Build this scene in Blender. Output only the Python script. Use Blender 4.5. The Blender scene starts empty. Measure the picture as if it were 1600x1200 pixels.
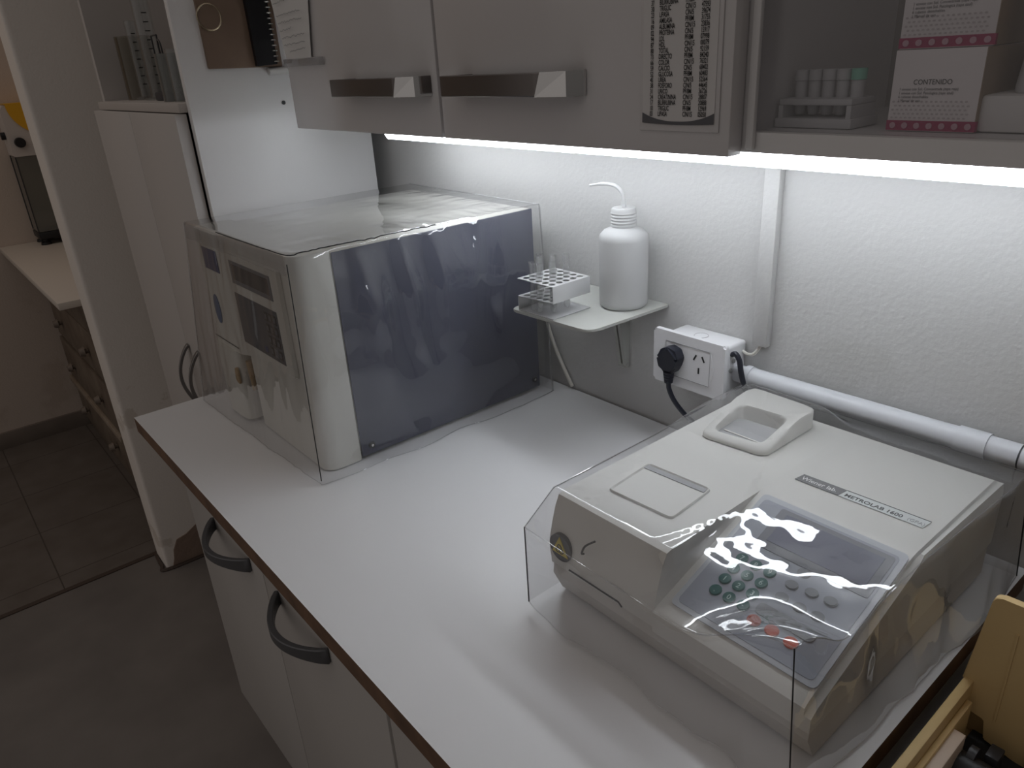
import bpy, bmesh, math, random
from mathutils import Vector, Matrix, noise
random.seed(7)
sc = bpy.context.scene
COL = sc.collection
V = Vector
PI = math.pi
LIFT = 0.90          # counter top above the floor (geometry below is written with the counter top at z = 0)
FLOOR = -LIFT

# ------------------------------------------------------------------ materials
def newmat(name):
    m = bpy.data.materials.new(name); m.use_nodes = True
    nt = m.node_tree
    for n in list(nt.nodes): nt.nodes.remove(n)
    out = nt.nodes.new('ShaderNodeOutputMaterial')
    return m, nt, out

def mat(name, col, rough=.5, metal=0., bump=None, var=None, coat=0., trans=0., ior=1.45, spec=.5, alpha=1., sss=0.):
    m, nt, out = newmat(name)
    b = nt.nodes.new('ShaderNodeBsdfPrincipled')
    nt.links.new(b.outputs[0], out.inputs[0])
    c = (*col, 1)
    b.inputs['Base Color'].default_value = c
    b.inputs['Roughness'].default_value = rough
    b.inputs['Metallic'].default_value = metal
    b.inputs['Coat Weight'].default_value = coat
    b.inputs['Transmission Weight'].default_value = trans
    b.inputs['IOR'].default_value = ior
    b.inputs['Specular IOR Level'].default_value = spec
    b.inputs['Alpha'].default_value = alpha
    if sss: b.inputs['Subsurface Weight'].default_value = sss; b.inputs['Subsurface Radius'].default_value = (.02, .02, .02)
    tc = nt.nodes.new('ShaderNodeTexCoord')
    if var:                                   # (scale, other colour, amount)
        n = nt.nodes.new('ShaderNodeTexNoise'); n.inputs['Scale'].default_value = var[0]; n.inputs['Detail'].default_value = 6
        r = nt.nodes.new('ShaderNodeValToRGB')
        r.color_ramp.elements[0].position = .5 - .25; r.color_ramp.elements[1].position = .5 + .25
        r.color_ramp.elements[0].color = c; r.color_ramp.elements[1].color = (*[a*(1-var[2])+bb*var[2] for a, bb in zip(col, var[1])], 1)
        nt.links.new(tc.outputs['Object'], n.inputs['Vector']); nt.links.new(n.outputs[0], r.inputs[0])
        nt.links.new(r.outputs[0], b.inputs['Base Color'])
    if bump:                                  # (scale, strength, distance)
        n = nt.nodes.new('ShaderNodeTexNoise'); n.inputs['Scale'].default_value = bump[0]; n.inputs['Detail'].default_value = 4
        bp = nt.nodes.new('ShaderNodeBump'); bp.inputs['Strength'].default_value = bump[1]; bp.inputs['Distance'].default_value = bump[2]
        nt.links.new(tc.outputs['Object'], n.inputs['Vector']); nt.links.new(n.outputs[0], bp.inputs['Height'])
        nt.links.new(bp.outputs[0], b.inputs['Normal'])
    return m

def sheet_mat(name, tint=(.95, .95, .95), haze=.03, gloss_rough=.03, f_mul=1.0, f_add=.02, bump=None, hazecol=(.8, .8, .8)):
    """thin clear sheet: straight-through light, a mirror coat by Fresnel, a trace of milky scatter"""
    m, nt, out = newmat(name)
    tr = nt.nodes.new('ShaderNodeBsdfTransparent'); tr.inputs[0].default_value = (*tint, 1)
    gl = nt.nodes.new('ShaderNodeBsdfGlossy'); gl.inputs['Roughness'].default_value = gloss_rough
    fr = nt.nodes.new('ShaderNodeFresnel'); fr.inputs['IOR'].default_value = 1.5
    ge = nt.nodes.new('ShaderNodeNewGeometry'); io = nt.nodes.new('ShaderNodeMapRange'); io.inputs[3].default_value = 1.5; io.inputs[4].default_value = 1/1.5
    nt.links.new(ge.outputs['Backfacing'], io.inputs[0]); nt.links.new(io.outputs[0], fr.inputs['IOR'])   # both sides of a thin sheet look alike
    ma = nt.nodes.new('ShaderNodeMath'); ma.operation = 'MULTIPLY_ADD'; ma.inputs[1].default_value = f_mul; ma.inputs[2].default_value = f_add; ma.use_clamp = True
    df = nt.nodes.new('ShaderNodeBsdfDiffuse'); df.inputs[0].default_value = (*hazecol, 1)
    mh = nt.nodes.new('ShaderNodeMixShader'); mh.inputs[0].default_value = haze
    mx = nt.nodes.new('ShaderNodeMixShader')
    nt.links.new(fr.outputs[0], ma.inputs[0]); nt.links.new(ma.outputs[0], mx.inputs[0])
    nt.links.new(tr.outputs[0], mh.inputs[1]); nt.links.new(df.outputs[0], mh.inputs[2])
    nt.links.new(mh.outputs[0], mx.inputs[1]); nt.links.new(gl.outputs[0], mx.inputs[2])
    nt.links.new(mx.outputs[0], out.inputs[0])
    if bump:
        tc = nt.nodes.new('ShaderNodeTexCoord')
        n = nt.nodes.new('ShaderNodeTexNoise'); n.inputs['Scale'].default_value = bump[0]; n.inputs['Detail'].default_value = 3
        bp = nt.nodes.new('ShaderNodeBump'); bp.inputs['Strength'].default_value = bump[1]; bp.inputs['Distance'].default_value = bump[2]
        nt.links.new(tc.outputs['Object'], n.inputs['Vector']); nt.links.new(n.outputs[0], bp.inputs['Height'])
        for q in (gl, fr): nt.links.new(bp.outputs[0], q.inputs['Normal'])
    return m

def emit_mat(name, col, strength):
    m, nt, out = newmat(name)
    e = nt.nodes.new('ShaderNodeEmission'); e.inputs[0].default_value = (*col, 1); e.inputs[1].default_value = strength
    nt.links.new(e.outputs[0], out.inputs[0])
    return m

def wall_mat(name, col, patch_col, lo, hi, zdamage=None):
    """rough painted plaster with flaking patches; zdamage = height under which the paint has come off"""
    m = mat(name, col, rough=.75, bump=(150, .32, .0025), spec=.25)
    nt = m.node_tree; b = next(n for n in nt.nodes if n.type == 'BSDF_PRINCIPLED')
    tc = nt.nodes.new('ShaderNodeTexCoord')
    n = nt.nodes.new('ShaderNodeTexNoise'); n.inputs['Scale'].default_value = 3.5; n.inputs['Detail'].default_value = 8; n.inputs['Roughness'].default_value = .6
    nt.links.new(tc.outputs['Object'], n.inputs['Vector'])
    src = n.outputs[0]
    if zdamage is not None:
        sp = nt.nodes.new('ShaderNodeSeparateXYZ'); nt.links.new(tc.outputs['Object'], sp.inputs[0])
        mr = nt.nodes.new('ShaderNodeMapRange'); mr.inputs[1].default_value = zdamage-.06; mr.inputs[2].default_value = zdamage+.10
        mr.inputs[3].default_value = .35; mr.inputs[4].default_value = 0
        nt.links.new(sp.outputs[2], mr.inputs[0])
        ad = nt.nodes.new('ShaderNodeMath'); ad.operation = 'ADD'
        nt.links.new(src, ad.inputs[0]); nt.links.new(mr.outputs[0], ad.inputs[1]); src = ad.outputs[0]
    r = nt.nodes.new('ShaderNodeValToRGB')
    r.color_ramp.elements[0].position = lo; r.color_ramp.elements[1].position = hi
    r.color_ramp.elements[0].color = (*col, 1); r.color_ramp.elements[1].color = (*patch_col, 1)
    nt.links.new(src, r.inputs[0]); nt.links.new(r.outputs[0], b.inputs['Base Color'])
    return m

def tile_mat(name, col, grout, size, ox, oy, width=.006):
    m = mat(name, col, rough=.55, var=(9, (col[0]*.7, col[1]*.66, col[2]*.62), 1.))
    nt = m.node_tree; b = next(n for n in nt.nodes if n.type == 'BSDF_PRINCIPLED')
    cur = b.inputs['Base Color'].links[0].from_socket
    tc = nt.nodes.new('ShaderNodeTexCoord'); sp = nt.nodes.new('ShaderNodeSeparateXYZ'); nt.links.new(tc.outputs['Object'], sp.inputs[0])
    masks = []
    for k, o in ((0, ox), (1, oy)):
        a = nt.nodes.new('ShaderNodeMath'); a.operation = 'SUBTRACT'; a.inputs[1].default_value = o - width/2; nt.links.new(sp.outputs[k], a.inputs[0])
        p = nt.nodes.new('ShaderNodeMath'); p.operation = 'FLOORED_MODULO'; p.inputs[1].default_value = size; nt.links.new(a.outputs[0], p.inputs[0])
        l = nt.nodes.new('ShaderNodeMath'); l.operation = 'LESS_THAN'; l.inputs[1].default_value = width; nt.links.new(p.outputs[0], l.inputs[0]); masks.append(l)
    mx = nt.nodes.new('ShaderNodeMath'); mx.operation = 'MAXIMUM'; nt.links.new(masks[0].outputs[0], mx.inputs[0]); nt.links.new(masks[1].outputs[0], mx.inputs[1])
    mc = nt.nodes.new('ShaderNodeMix'); mc.data_type = 'RGBA'
    nt.links.new(mx.outputs[0], mc.inputs[0]); nt.links.new(cur, mc.inputs[6]); mc.inputs[7].default_value = (*grout, 1)
    nt.links.new(mc.outputs[2], b.inputs['Base Color'])
    return m

M = {}
M['plaster'] = wall_mat('white_plaster', (.535, .53, .525), (.505, .50, .49), .60, .66)
M['stub'] = wall_mat('old_white_plaster', (.84, .79, .74), (.70, .64, .58), .58, .60)
M['brownbase'] = mat('bare_brown_render', (.26, .19, .155), .9, bump=(40, .6, .006), var=(14, (.30, .22, .17), 1.))
M['far'] = wall_mat('warm_plaster', (.58, .50, .44), (.52, .44, .38), .58, .64)
M['skirt'] = mat('grey_brown_skirting', (.25, .21, .18), .6, var=(8, (.18, .15, .13), 1.))
M['floor'] = mat('grey_cement_floor', (.215, .195, .18), .6, var=(5, (.15, .135, .125), 1.), bump=(30, .1, .002))
M['tile'] = tile_mat('brown_floor_tile', (.165, .145, .13), (.07, .058, .05), .33, -1.13, -.75, .004)
M['thresh'] = mat('dark_threshold', (.07, .05, .04), .6)
M['laminate'] = mat('white_laminate', (.74, .74, .75), .32, bump=(160, .03, .001))
M['edge'] = mat('brown_board_edge', (.20, .115, .07), .7, var=(30, (.10, .06, .04), 1.))
M['door'] = mat('white_gloss_board', (.62, .60, .60), .16, coat=.2)
M['basedoor'] = mat('white_satin_board', (.50, .48, .46), .35)
M['carcass'] = mat('white_board', (.68, .67, .67), .4)
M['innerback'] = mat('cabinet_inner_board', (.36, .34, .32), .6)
M['panel'] = mat('white_panel', (.82, .81, .81), .4)
M['locker'] = mat('grey_white_board', (.56, .53, .51), .4)
M['niche'] = mat('dull_niche_board', (.50, .46, .43), .6)
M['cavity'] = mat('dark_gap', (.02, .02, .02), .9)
M['steel'] = mat('brushed_steel', (.20, .185, .18), .3, 1.)
M['chrome'] = mat('polished_chrome', (.85, .85, .85), .06, 1.)
M['darkhandle'] = mat('dark_grey_metal', (.13, .132, .14), .42, .5)
M['greyhandle'] = mat('grey_metal', (.24, .23, .225), .35, .8)
M['led'] = emit_mat('led_glow', (.90, .95, 1.0), 14.0)
M['ledside'] = emit_mat('led_side_glow', (.90, .95, 1.0), 12.0)
M['ledhousing'] = mat('white_plastic_housing', (.8, .8, .8), .4)
M['cream'] = mat('cream_plastic', (.66, .65, .60), .42)
M['creamdark'] = mat('aged_cream_plastic', (.60, .59, .54), .42)
M['shell2'] = mat('pale_grey_plastic', (.62, .61, .575), .42, bump=(300, .05, .0005))
M['shell2b'] = mat('pale_grey_plastic_lower', (.54, .52, .49), .45)
M['navy'] = mat('slate_metal_panel', (.075, .080, .118), .38, bump=(400, .1, .0006))
M['blue'] = mat('blue_print', (.03, .045, .14), .4)
M['logo'] = mat('blue_logo', (.05, .11, .24), .35)
M['black'] = mat('black_plastic', (.012, .012, .014), .45)
M['dark'] = mat('dark_plastic', (.035, .036, .04), .4)
M['navyplug'] = mat('dark_navy_rubber', (.016, .018, .028), .42)
M['lcd'] = mat('dark_display', (.02, .022, .027), .15)
M['lcdband'] = mat('grey_display_border', (.13, .14, .16), .3)
M['mem'] = mat('dark_membrane', (.060, .068, .085), .35)
M['keywin'] = mat('grey_key_window', (.12, .13, .15), .4)
M['memlite'] = mat('grey_membrane', (.30, .32, .37), .38)
M['memlite2'] = mat('grey_membrane_border', (.46, .48, .52), .4)
M['lcd2'] = mat('blue_grey_display', (.15, .155, .21), .2)
M['green'] = mat('green_key', (.012, .095, .085), .35)
M['greykey'] = mat('grey_key', (.20, .21, .23), .4)
M['redkey'] = mat('red_key', (.55, .10, .06), .4)
M['white'] = mat('white_print', (.8, .8, .8), .5)
M['keyprint'] = mat('pale_key_print', (.42, .55, .53), .5)
M['ink'] = mat('black_ink', (.02, .02, .02), .7)
M['inkgrey'] = mat('grey_ink', (.30, .30, .31), .7)
M['badge'] = mat('dark_grey_badge', (.13, .13, .135), .4)
M['badgelite'] = mat('silver_badge', (.60, .63, .62), .35)
M['yellowlab'] = mat('yellow_label', (.50, .39, .03), .5)
M['stain'] = mat('brown_stain', (.30, .17, .06), .5, var=(60, (.45, .33, .18), 1.))
M['plate'] = mat('white_socket_plastic', (.72, .72, .74), .22)
M['pvc'] = mat('grey_pvc', (.56, .57, .60), .35)
M['acrylic'] = mat('cloudy_acrylic', (.44, .445, .42), .3)
M['metalrack'] = mat('satin_aluminium', (.62, .62, .63), .38, .45)
M['milky'] = mat('milky_polythene', (.56, .56, .56), .45, alpha=.72)
M['whitecable'] = mat('ivory_cable', (.60, .58, .53), .5)
M['kraft'] = mat('brown_hardboard', (.27, .19, .135), .6, var=(12, (.21, .14, .10), 1.))
M['paper'] = mat('white_paper', (.70, .69, .68), .8)
M['thermal'] = mat('grey_thermal_paper', (.60, .585, .58), .6)
M['thermaldark'] = mat('dark_paper', (.10, .10, .11), .6)
M['highlighter'] = mat('yellow_green_ink', (.40, .46, .05), .8)
M['wire'] = mat('silver_wire', (.6, .6, .58), .25, 1.)
M['brass'] = mat('brass_ring', (.50, .42, .30), .22, 1.)
M['carton'] = mat('white_carton', (.86, .82, .82), .55)
M['cartonside'] = mat('tan_carton_side', (.36, .28, .21), .6)
M['dots'] = mat('grey_dot_print', (.58, .53, .54), .6)
M['magenta'] = mat('magenta_print', (.36, .012, .10), .5)
M['pinkdot'] = mat('pink_print', (.60, .36, .44), .5)
M['foam'] = mat('white_polystyrene', (.72, .71, .70), .7, bump=(200, .2, .001))
M['yellow'] = mat('yellow_plastic', (.70, .38, .02), .35)
M['mintcap'] = mat('mint_cap', (.25, .58, .45), .45)
M['frost'] = mat('frosted_plastic', (.55, .55, .56), .5)
M['glass'] = sheet_mat('thin_glass', (.93, .94, .94), .02, .02, 1.0, .03)
M['tubeglass'] = sheet_mat('clear_tube_glass', (.93, .935, .935), .07, .03, 1.5, .04)
M['smoked'] = sheet_mat('greenish_glass', (.60, .62, .58), .10, .03, 1.0, .02)
M['amberglass'] = sheet_mat('yellowed_glass', (.70, .67, .60), .10, .05, 1., .02, hazecol=(.34, .30, .23))
M['doorglass'] = sheet_mat('bloom_haze_glass', (.93, .93, .94), .045, .03, .7, 0.)  # milky scatter stands in for bloom from the strip light
M['vinyl'] = sheet_mat('clear_vinyl', (.95, .95, .955), .03, .035, 1.7, .01, bump=(18, .12, .006))
M['vinyl2'] = sheet_mat('clear_vinyl_soft', (.94, .94, .945), .05, .03, 1.6, .01, bump=(20, .14, .006))
M['vinylhem'] = sheet_mat('doubled_vinyl', (.86, .86, .87), .14, .05, 1.0, .02)
M['thread'] = mat('dark_thread', (.02, .02, .022), .7)
M['oldwood'] = mat('worn_grey_brown_wood', (.13, .095, .072), .7, var=(11, (.22, .18, .14), 1.), bump=(25, .3, .003))
M['palewood'] = mat('pale_worn_wood', (.26, .20, .15), .7, var=(16, (.36, .30, .24), 1.))
M['knob'] = mat('old_knob', (.22, .18, .15), .5)
M['worktop2'] = mat('cream_worktop', (.62, .57, .51), .5)
M['beige'] = mat('yellowed_beige_plastic', (.62, .46, .23), .5, var=(7, (.55, .38, .17), 1.))
M['beigedark'] = mat('brown_beige_plastic', (.46, .31, .13), .5)
M['pinkbeige'] = mat('pinkish_beige_plastic', (.58, .47, .38), .5)
M['darktable'] = mat('dark_brown_wood', (.022, .014, .010), .6)

# ------------------------------------------------------------------ building helpers
ORG = {}
def fin(o, parent=None, smooth=True, ang=32):
    me = o.data
    if smooth:
        me.polygons.foreach_set('use_smooth', [True]*len(me.polygons))
        me.set_sharp_from_angle(angle=math.radians(ang))
def thing(name, label, cat, loc, group=None):
    o = bpy.data.objects.new(name, None); COL.objects.link(o)
    o.empty_display_size = .03
    o.location = loc; ORG[o] = V(loc); o['label'] = label; o['category'] = cat
    if group: o['group'] = group
    return o
def obj(name, bm, m, parent=None, label=None, ang=32, smooth=True, center=None, recalc=True):
    me = bpy.data.meshes.new(name)
    if recalc: bmesh.ops.recalc_face_normals(bm, faces=bm.faces[:])
    if parent is not None: org = ORG[parent]
    else:
        if center is None:
            xs = [v.co.x for v in bm.verts]; ys = [v.co.y for v in bm.verts]; zs = [v.co.z for v in bm.verts]
            center = ((min(xs)+max(xs))/2, (min(ys)+max(ys))/2, min(zs))
        org = V(center)
    bmesh.ops.translate(bm, verts=bm.verts[:], vec=-org)
    bm.to_mesh(me); bm.free()
    o = bpy.data.objects.new(name, me); COL.objects.link(o)
    for mm in (m if isinstance(m, (list, tuple)) else [m]): me.materials.append(mm)
    ORG[o] = org
    if parent is not None: o.parent = parent
    else: o.location = org
    if label: o['label'] = label
    fin(o, smooth=smooth, ang=ang)
    return o
def tag(o, label, cat, group=None):
    o['label'] = label; o['category'] = cat
    if group: o['group'] = group
    return o
def struct(name, bm, m, label=None, **k):
    o = obj(name, bm, m, None, center=(0, 0, 0), **k); o['kind'] = 'structure'
    return o
def copy_tree(o, parent=None):
    c = o.copy(); COL.objects.link(c)
    if parent is not None: c.parent = parent
    ORG[c] = ORG[o]
    for ch in [x for x in bpy.data.objects if x.parent == o]: copy_tree(ch, c)
    return c
def B(): return bmesh.new()
def box(bm, x0, x1, y0, y1, z0, z1, bev=0, seg=2, mi=0, rot=None):
    vs = [bm.verts.new((x, y, z)) for x in (x0, x1) for y in (y0, y1) for z in (z0, z1)]
    fs = [bm.faces.new([vs[i] for i in f]) for f in ((0, 1, 3, 2), (4, 6, 7, 5), (0, 4, 5, 1), (2, 3, 7, 6), (0, 2, 6, 4), (1, 5, 7, 3))]
    for f in fs: f.material_index = mi
    if bev:
        es = list({e for f in fs for e in f.edges})
        r = bmesh.ops.bevel(bm, geom=es, offset=bev, segments=seg, affect='EDGES', profile=.5)
        fs = None
        for f in r['faces']: f.material_index = mi
    return vs
def prism(bm, poly, axis, a0, a1, mi=0):
    def P(p, a): return {'x': (a, p[0], p[1]), 'y': (p[0], a, p[1]), 'z': (p[0], p[1], a)}[axis]
    A = [bm.verts.new(P(p, a0)) for p in poly]; Z = [bm.verts.new(P(p, a1)) for p in poly]
    n = len(poly); fs = [bm.faces.new(A), bm.faces.new(Z[::-1])]
    for i in range(n): fs.append(bm.faces.new((A[i], A[(i+1) % n], Z[(i+1) % n], Z[i])))
    for f in fs: f.material_index = mi
    return A + Z
def rpoly(pts, r, seg=5):
    """polygon with rounded corners; r single or list"""
    out = []; n = len(pts)
    for i, p in enumerate(pts):
        rr = r[i] if isinstance(r, (list, tuple)) else r
        p = V(p); a = V(pts[i-1]); c = V(pts[(i+1) % n])
        if rr <= 0: out.append(tuple(p)); continue
        d1 = (a-p); d2 = (c-p); rr = min(rr, d1.length*.48, d2.length*.48)
        p1 = p + d1.normalized()*rr; p2 = p + d2.normalized()*rr
        for k in range(seg+1):
            t = k/seg; out.append(tuple((1-t)**2*p1 + 2*t*(1-t)*p + t*t*p2))
    return out
def ring(bm, c, ax, r, seg, squash=None):
    ax = V(ax).normalized(); h = V((0, 0, 1)) if abs(ax.z) < .9 else V((1, 0, 0))
    u = ax.cross(h).normalized(); w = ax.cross(u)
    return [bm.verts.new(V(c) + u*math.cos(2*PI*k/seg)*r + w*math.sin(2*PI*k/seg)*r) for k in range(seg)]
def bridge(bm, a, b, mi=0):
    n = len(a)
    for i in range(n):
        f = bm.faces.new((a[i], a[(i+1) % n], b[(i+1) % n], b[i])); f.material_index = mi
def cyl(bm, p0, p1, r0, r1=None, seg=20, mi=0):
    r1 = r0 if r1 is None else r1; ax = V(p1)-V(p0)
    a = ring(bm, p0, ax, r0, seg); b = ring(bm, p1, ax, r1, seg); bridge(bm, a, b, mi)
    f = bm.faces.new(a[::-1]); f.material_index = mi
    f = bm.faces.new(b); f.material_index = mi
def smoothpath(pts, n=8):
    P = [V(p) for p in pts]; P = [P[0]*2-P[1]] + P + [P[-1]*2-P[-2]]; out = []
    for i in range(1, len(P)-2):
        for k in range(n):
            t = k/n
            out.append(.5*((2*P[i]) + (-P[i-1]+P[i+1])*t + (2*P[i-1]-5*P[i]+4*P[i+1]-P[i+2])*t*t + (-P[i-1]+3*P[i]-3*P[i+1]+P[i+2])*t**3))
    out.append(P[-2]); return out
def tube(bm, pts, r, seg=8, closed=False, mi=0):
    pts = [V(p) for p in pts]; n = len(pts); rings = []
    t0 = (pts[1]-pts[0]).normalized(); h = V((0, 0, 1)) if abs(t0.z) < .9 else V((1, 0, 0)); u = t0.cross(h).normalized()
    for i in range(n):
        if closed: t = (pts[(i+1) % n]-pts[i-1]).normalized()
        else: t = (pts[min(i+1, n-1)]-pts[max(i-1, 0)]).normalized()
        u = (u - t*u.dot(t)); u = u.normalized() if u.length > 1e-9 else t.orthogonal().normalized(); w = t.cross(u)
        rr = r[i] if isinstance(r, (list, tuple)) else r
        rings.append([bm.verts.new(pts[i] + u*math.cos(2*PI*k/seg)*rr + w*math.sin(2*PI*k/seg)*rr) for k in range(seg)])
    for i in range(n-1): bridge(bm, rings[i], rings[i+1], mi)
    if closed: bridge(bm, rings[-1], rings[0], mi)
    else: bm.faces.new(rings[0][::-1]); bm.faces.new(rings[-1])
def lathe(bm, cx, cy, prof, seg=28, mi=0):
    rings = []
    for r, z in prof:
        if r < 1e-6: rings.append([bm.verts.new((cx, cy, z))])
        else: rings.append([bm.verts.new((cx+r*math.cos(2*PI*k/seg), cy+r*math.sin(2*PI*k/seg), z)) for k in range(seg)])
    for a, b in zip(rings, rings[1:]):
        if len(a) == 1 and len(b) == 1: continue
        if len(a) == 1:
            for k in range(seg): bm.faces.new((a[0], b[(k+1) % seg], b[k]))
        elif len(b) == 1:
            for k in range(seg): bm.faces.new((a[k], a[(k+1) % seg], b[0]))
        else: bridge(bm, a, b, mi)
def xform(bm, verts, mtx): bmesh.ops.transform(bm, matrix=mtx, verts=verts)
def frame(o, xd, up):
    """matrix taking local (x right, y up, z out) to the plane at o"""
    x = V(xd).normalized(); u = V(up); u = (u-x*u.dot(x)).normalized(); n = x.cross(u)
    return Matrix(((x.x, u.x, n.x, o[0]), (x.y, u.y, n.y, o[1]), (x.z, u.z, n.z, o[2]), (0, 0, 0, 1)))
def text_into(bm, s, size, mtx, sx=1., align='LEFT', depth=.00012, spacing=1., bold=0.):
    cu = bpy.data.curves.new('t', 'FONT'); cu.body = s; cu.size = size; cu.align_x = align; cu.extrude = depth; cu.space_character = spacing
    cu.resolution_u = 3; cu.offset = bold
    o = bpy.data.objects.new('t', cu); COL.objects.link(o)
    bpy.context.view_layer.update()
    dg = bpy.context.evaluated_depsgraph_get()
    me = bpy.data.meshes.new_from_object(o.evaluated_get(dg))
    n0 = len(bm.verts)
    bm.from_mesh(me); bm.verts.ensure_lookup_table()
    xform(bm, bm.verts[n0:], mtx @ Matrix.Diagonal((sx, 1, 1, 1)))
    bpy.data.objects.remove(o); bpy.data.curves.remove(cu); bpy.data.meshes.remove(me)
def quadbox(bm, mtx, x0, x1, y0, y1, d, bev=0, z0=0., mi=0, r=0):
    """flat slab on a plane frame, optional rounded outline"""
    n0 = len(bm.verts)
    if r: prism(bm, rpoly([(x0, y0), (x1, y0), (x1, y1), (x0, y1)], r), 'z', z0, z0+d, mi)
    else: box(bm, x0, x1, y0, y1, z0, z0+d, bev, mi=mi)
    bm.verts.ensure_lookup_table(); xform(bm, bm.verts[n0:], mtx)

# ------------------------------------------------------------------ the setting
bm = B(); box(bm, -1.030, 3.2, -3.0, .1, FLOOR-.05, FLOOR); struct('floor', bm, M['floor'])
bm = B(); box(bm, -2.5, -1.048, -3.0, .1, FLOOR-.05, FLOOR+.002); struct('floor_tiles', bm, M['tile'])
bm = B(); box(bm, -1.048, -1.030, -3.0, .1, FLOOR-.05, FLOOR+.003); struct('trim_1', bm, M['thresh'])
bm = B(); box(bm, -.92, 3.2, 0, .1, FLOOR, 1.6); struct('wall_back', bm, M['plaster'])
bm = B(); box(bm, -2.5, -1.036, 0, .1, FLOOR, 1.6); struct('wall_back_far_room', bm, M['far'])
bm = B(); box(bm, -2.43, -2.33, -3.0, 0, FLOOR, 1.6); struct('wall_far', bm, M['far'])
bm = B(); box(bm, -2.33, -2.315, -3.0, -.1, FLOOR, FLOOR+.075, .003); struct('baseboard_far', bm, M['skirt'])
# partition end (the jamb of the doorway) with its soft worn arris
bm = B(); prism(bm, rpoly([(-1.036, .1), (-1.036, -.479), (-.92, -.479), (-.92, .1)], [0, .012, .012, 0]), 'z', FLOOR, 1.6)
struct('wall_left', bm, M['stub'], ang=50)
bm = B()
pts = [(-.918, -.455), (-.918, -.30)]
pol = [(-.462, FLOOR), (-.30, FLOOR), (-.30, FLOOR+.135), (-.36, FLOOR+.12), (-.40, FLOOR+.098), (-.43, FLOOR+.092), (-.447, FLOOR+.06), (-.452, FLOOR+.03)]
prism(bm, pol, 'x', -.925, -.9165); 
struct('trim_2', bm, M['brownbase'])
# dark line where the wall meets the floor at the partition
bm = B(); tube(bm, smoothpath([(-1.03, -.482, FLOOR+.003), (-.95, -.487, FLOOR+.003), (-.915, -.478, FLOOR+.003), (-.908, -.30, FLOOR+.003)]), .006, 6)
struct('trim_3', bm, M['thresh'])

# ------------------------------------------------------------------ worktop and base cabinets
bm = B(); prism(bm, [(0.0, -.6), (1.158, -.6), (1.158, -.004), (0.0, -.004)], 'z', -.026, 0)
for f in bm.faces:
    f.material_index = 0 if abs(f.normal.z) > .9 else 1
bm.normal_update()
for f in bm.faces: f.material_index = 0 if abs(f.calc_center_median().z) < 1e-4 or abs(f.calc_center_median().z+.026) < 1e-4 else 1
o = obj('countertop', bm, [M['laminate'], M['edge']], ang=20)
tag(o, 'long white laminate worktop with bare brown front edge under both covered instruments', 'countertop')

def bow_handle(bm, c, axis, out, half, proj, wid, thick, droop=0., up=(0, 0, 1)):
    """flat bow: ends on the door, belly standing out"""
    ax = V(axis).normalized(); ou = V(out).normalized(); upv = V(up).normalized(); n = 20; rows = []
    for k in range(n+1):
        t = -1 + 2*k/n; s = math.cos(t*PI/2)**.8 if abs(t) < 1 else 0
        p = V(c) + ax*half*t + ou*(proj*s + .001) - upv*droop*s
        w = wid*(.62 + .38*abs(t)**2); th = thick*(1.25-.25*abs(t))
        tg = V(ax*half + ou*proj*(-math.sin(t*PI/2)*PI/2)).normalized(); nn = upv.cross(tg).normalized()
        rows.append([bm.verts.new(p + upv*w*a + nn*th*b) for a, b in ((-.5, -.5), (.5, -.5), (.5, .5), (-.5, .5))])
    for a, b in zip(rows, rows[1:]): bridge(bm, a, b)
    bm.faces.new(rows[0][::-1]); bm.faces.new(rows[-1])
    bmesh.ops.bevel(bm, geom=[e for e in bm.edges], offset=thick*.18, segments=1, affect='EDGES')

bt = thing('base_cabinet', 'low white cupboard with two dark bow handles under the left of the worktop', 'cabinet', (.4, -.3, FLOOR+.0))
bm = B(); box(bm, .052, .735, -.54, -.02, -.622, -.027); obj('body', bm, M['carcass'], bt)
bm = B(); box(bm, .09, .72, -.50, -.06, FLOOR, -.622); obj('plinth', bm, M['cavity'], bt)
for (x0, x1, hx) in ((.05, .3915, .268), (.3945, .735, .521)):
    bm = B(); box(bm, x0, x1, -.56, -.541, -.622, -.034, .002); d = obj('door', bm, M['basedoor'], bt)
    bm = B(); bow_handle(bm, (hx, -.56, -.142), (1, 0, 0), (0, -1, 0), .077, .036, .024, .007)
    obj('handle', bm, M['darkhandle'], d, ang=40)
bt = thing('base_cabinet', 'plain white lower cupboard right of the one with two dark bow handles', 'cabinet', (.95, -.3, FLOOR))
bm = B(); box(bm, .739, 1.15, -.54, -.02, -.622, -.027); obj('body', bm, M['carcass'], bt)
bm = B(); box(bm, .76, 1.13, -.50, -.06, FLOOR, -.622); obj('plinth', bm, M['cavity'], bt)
bm = B(); box(bm, .742, 1.15, -.56, -.541, -.622, -.034, .002); obj('door', bm, M['basedoor'], bt)

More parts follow.
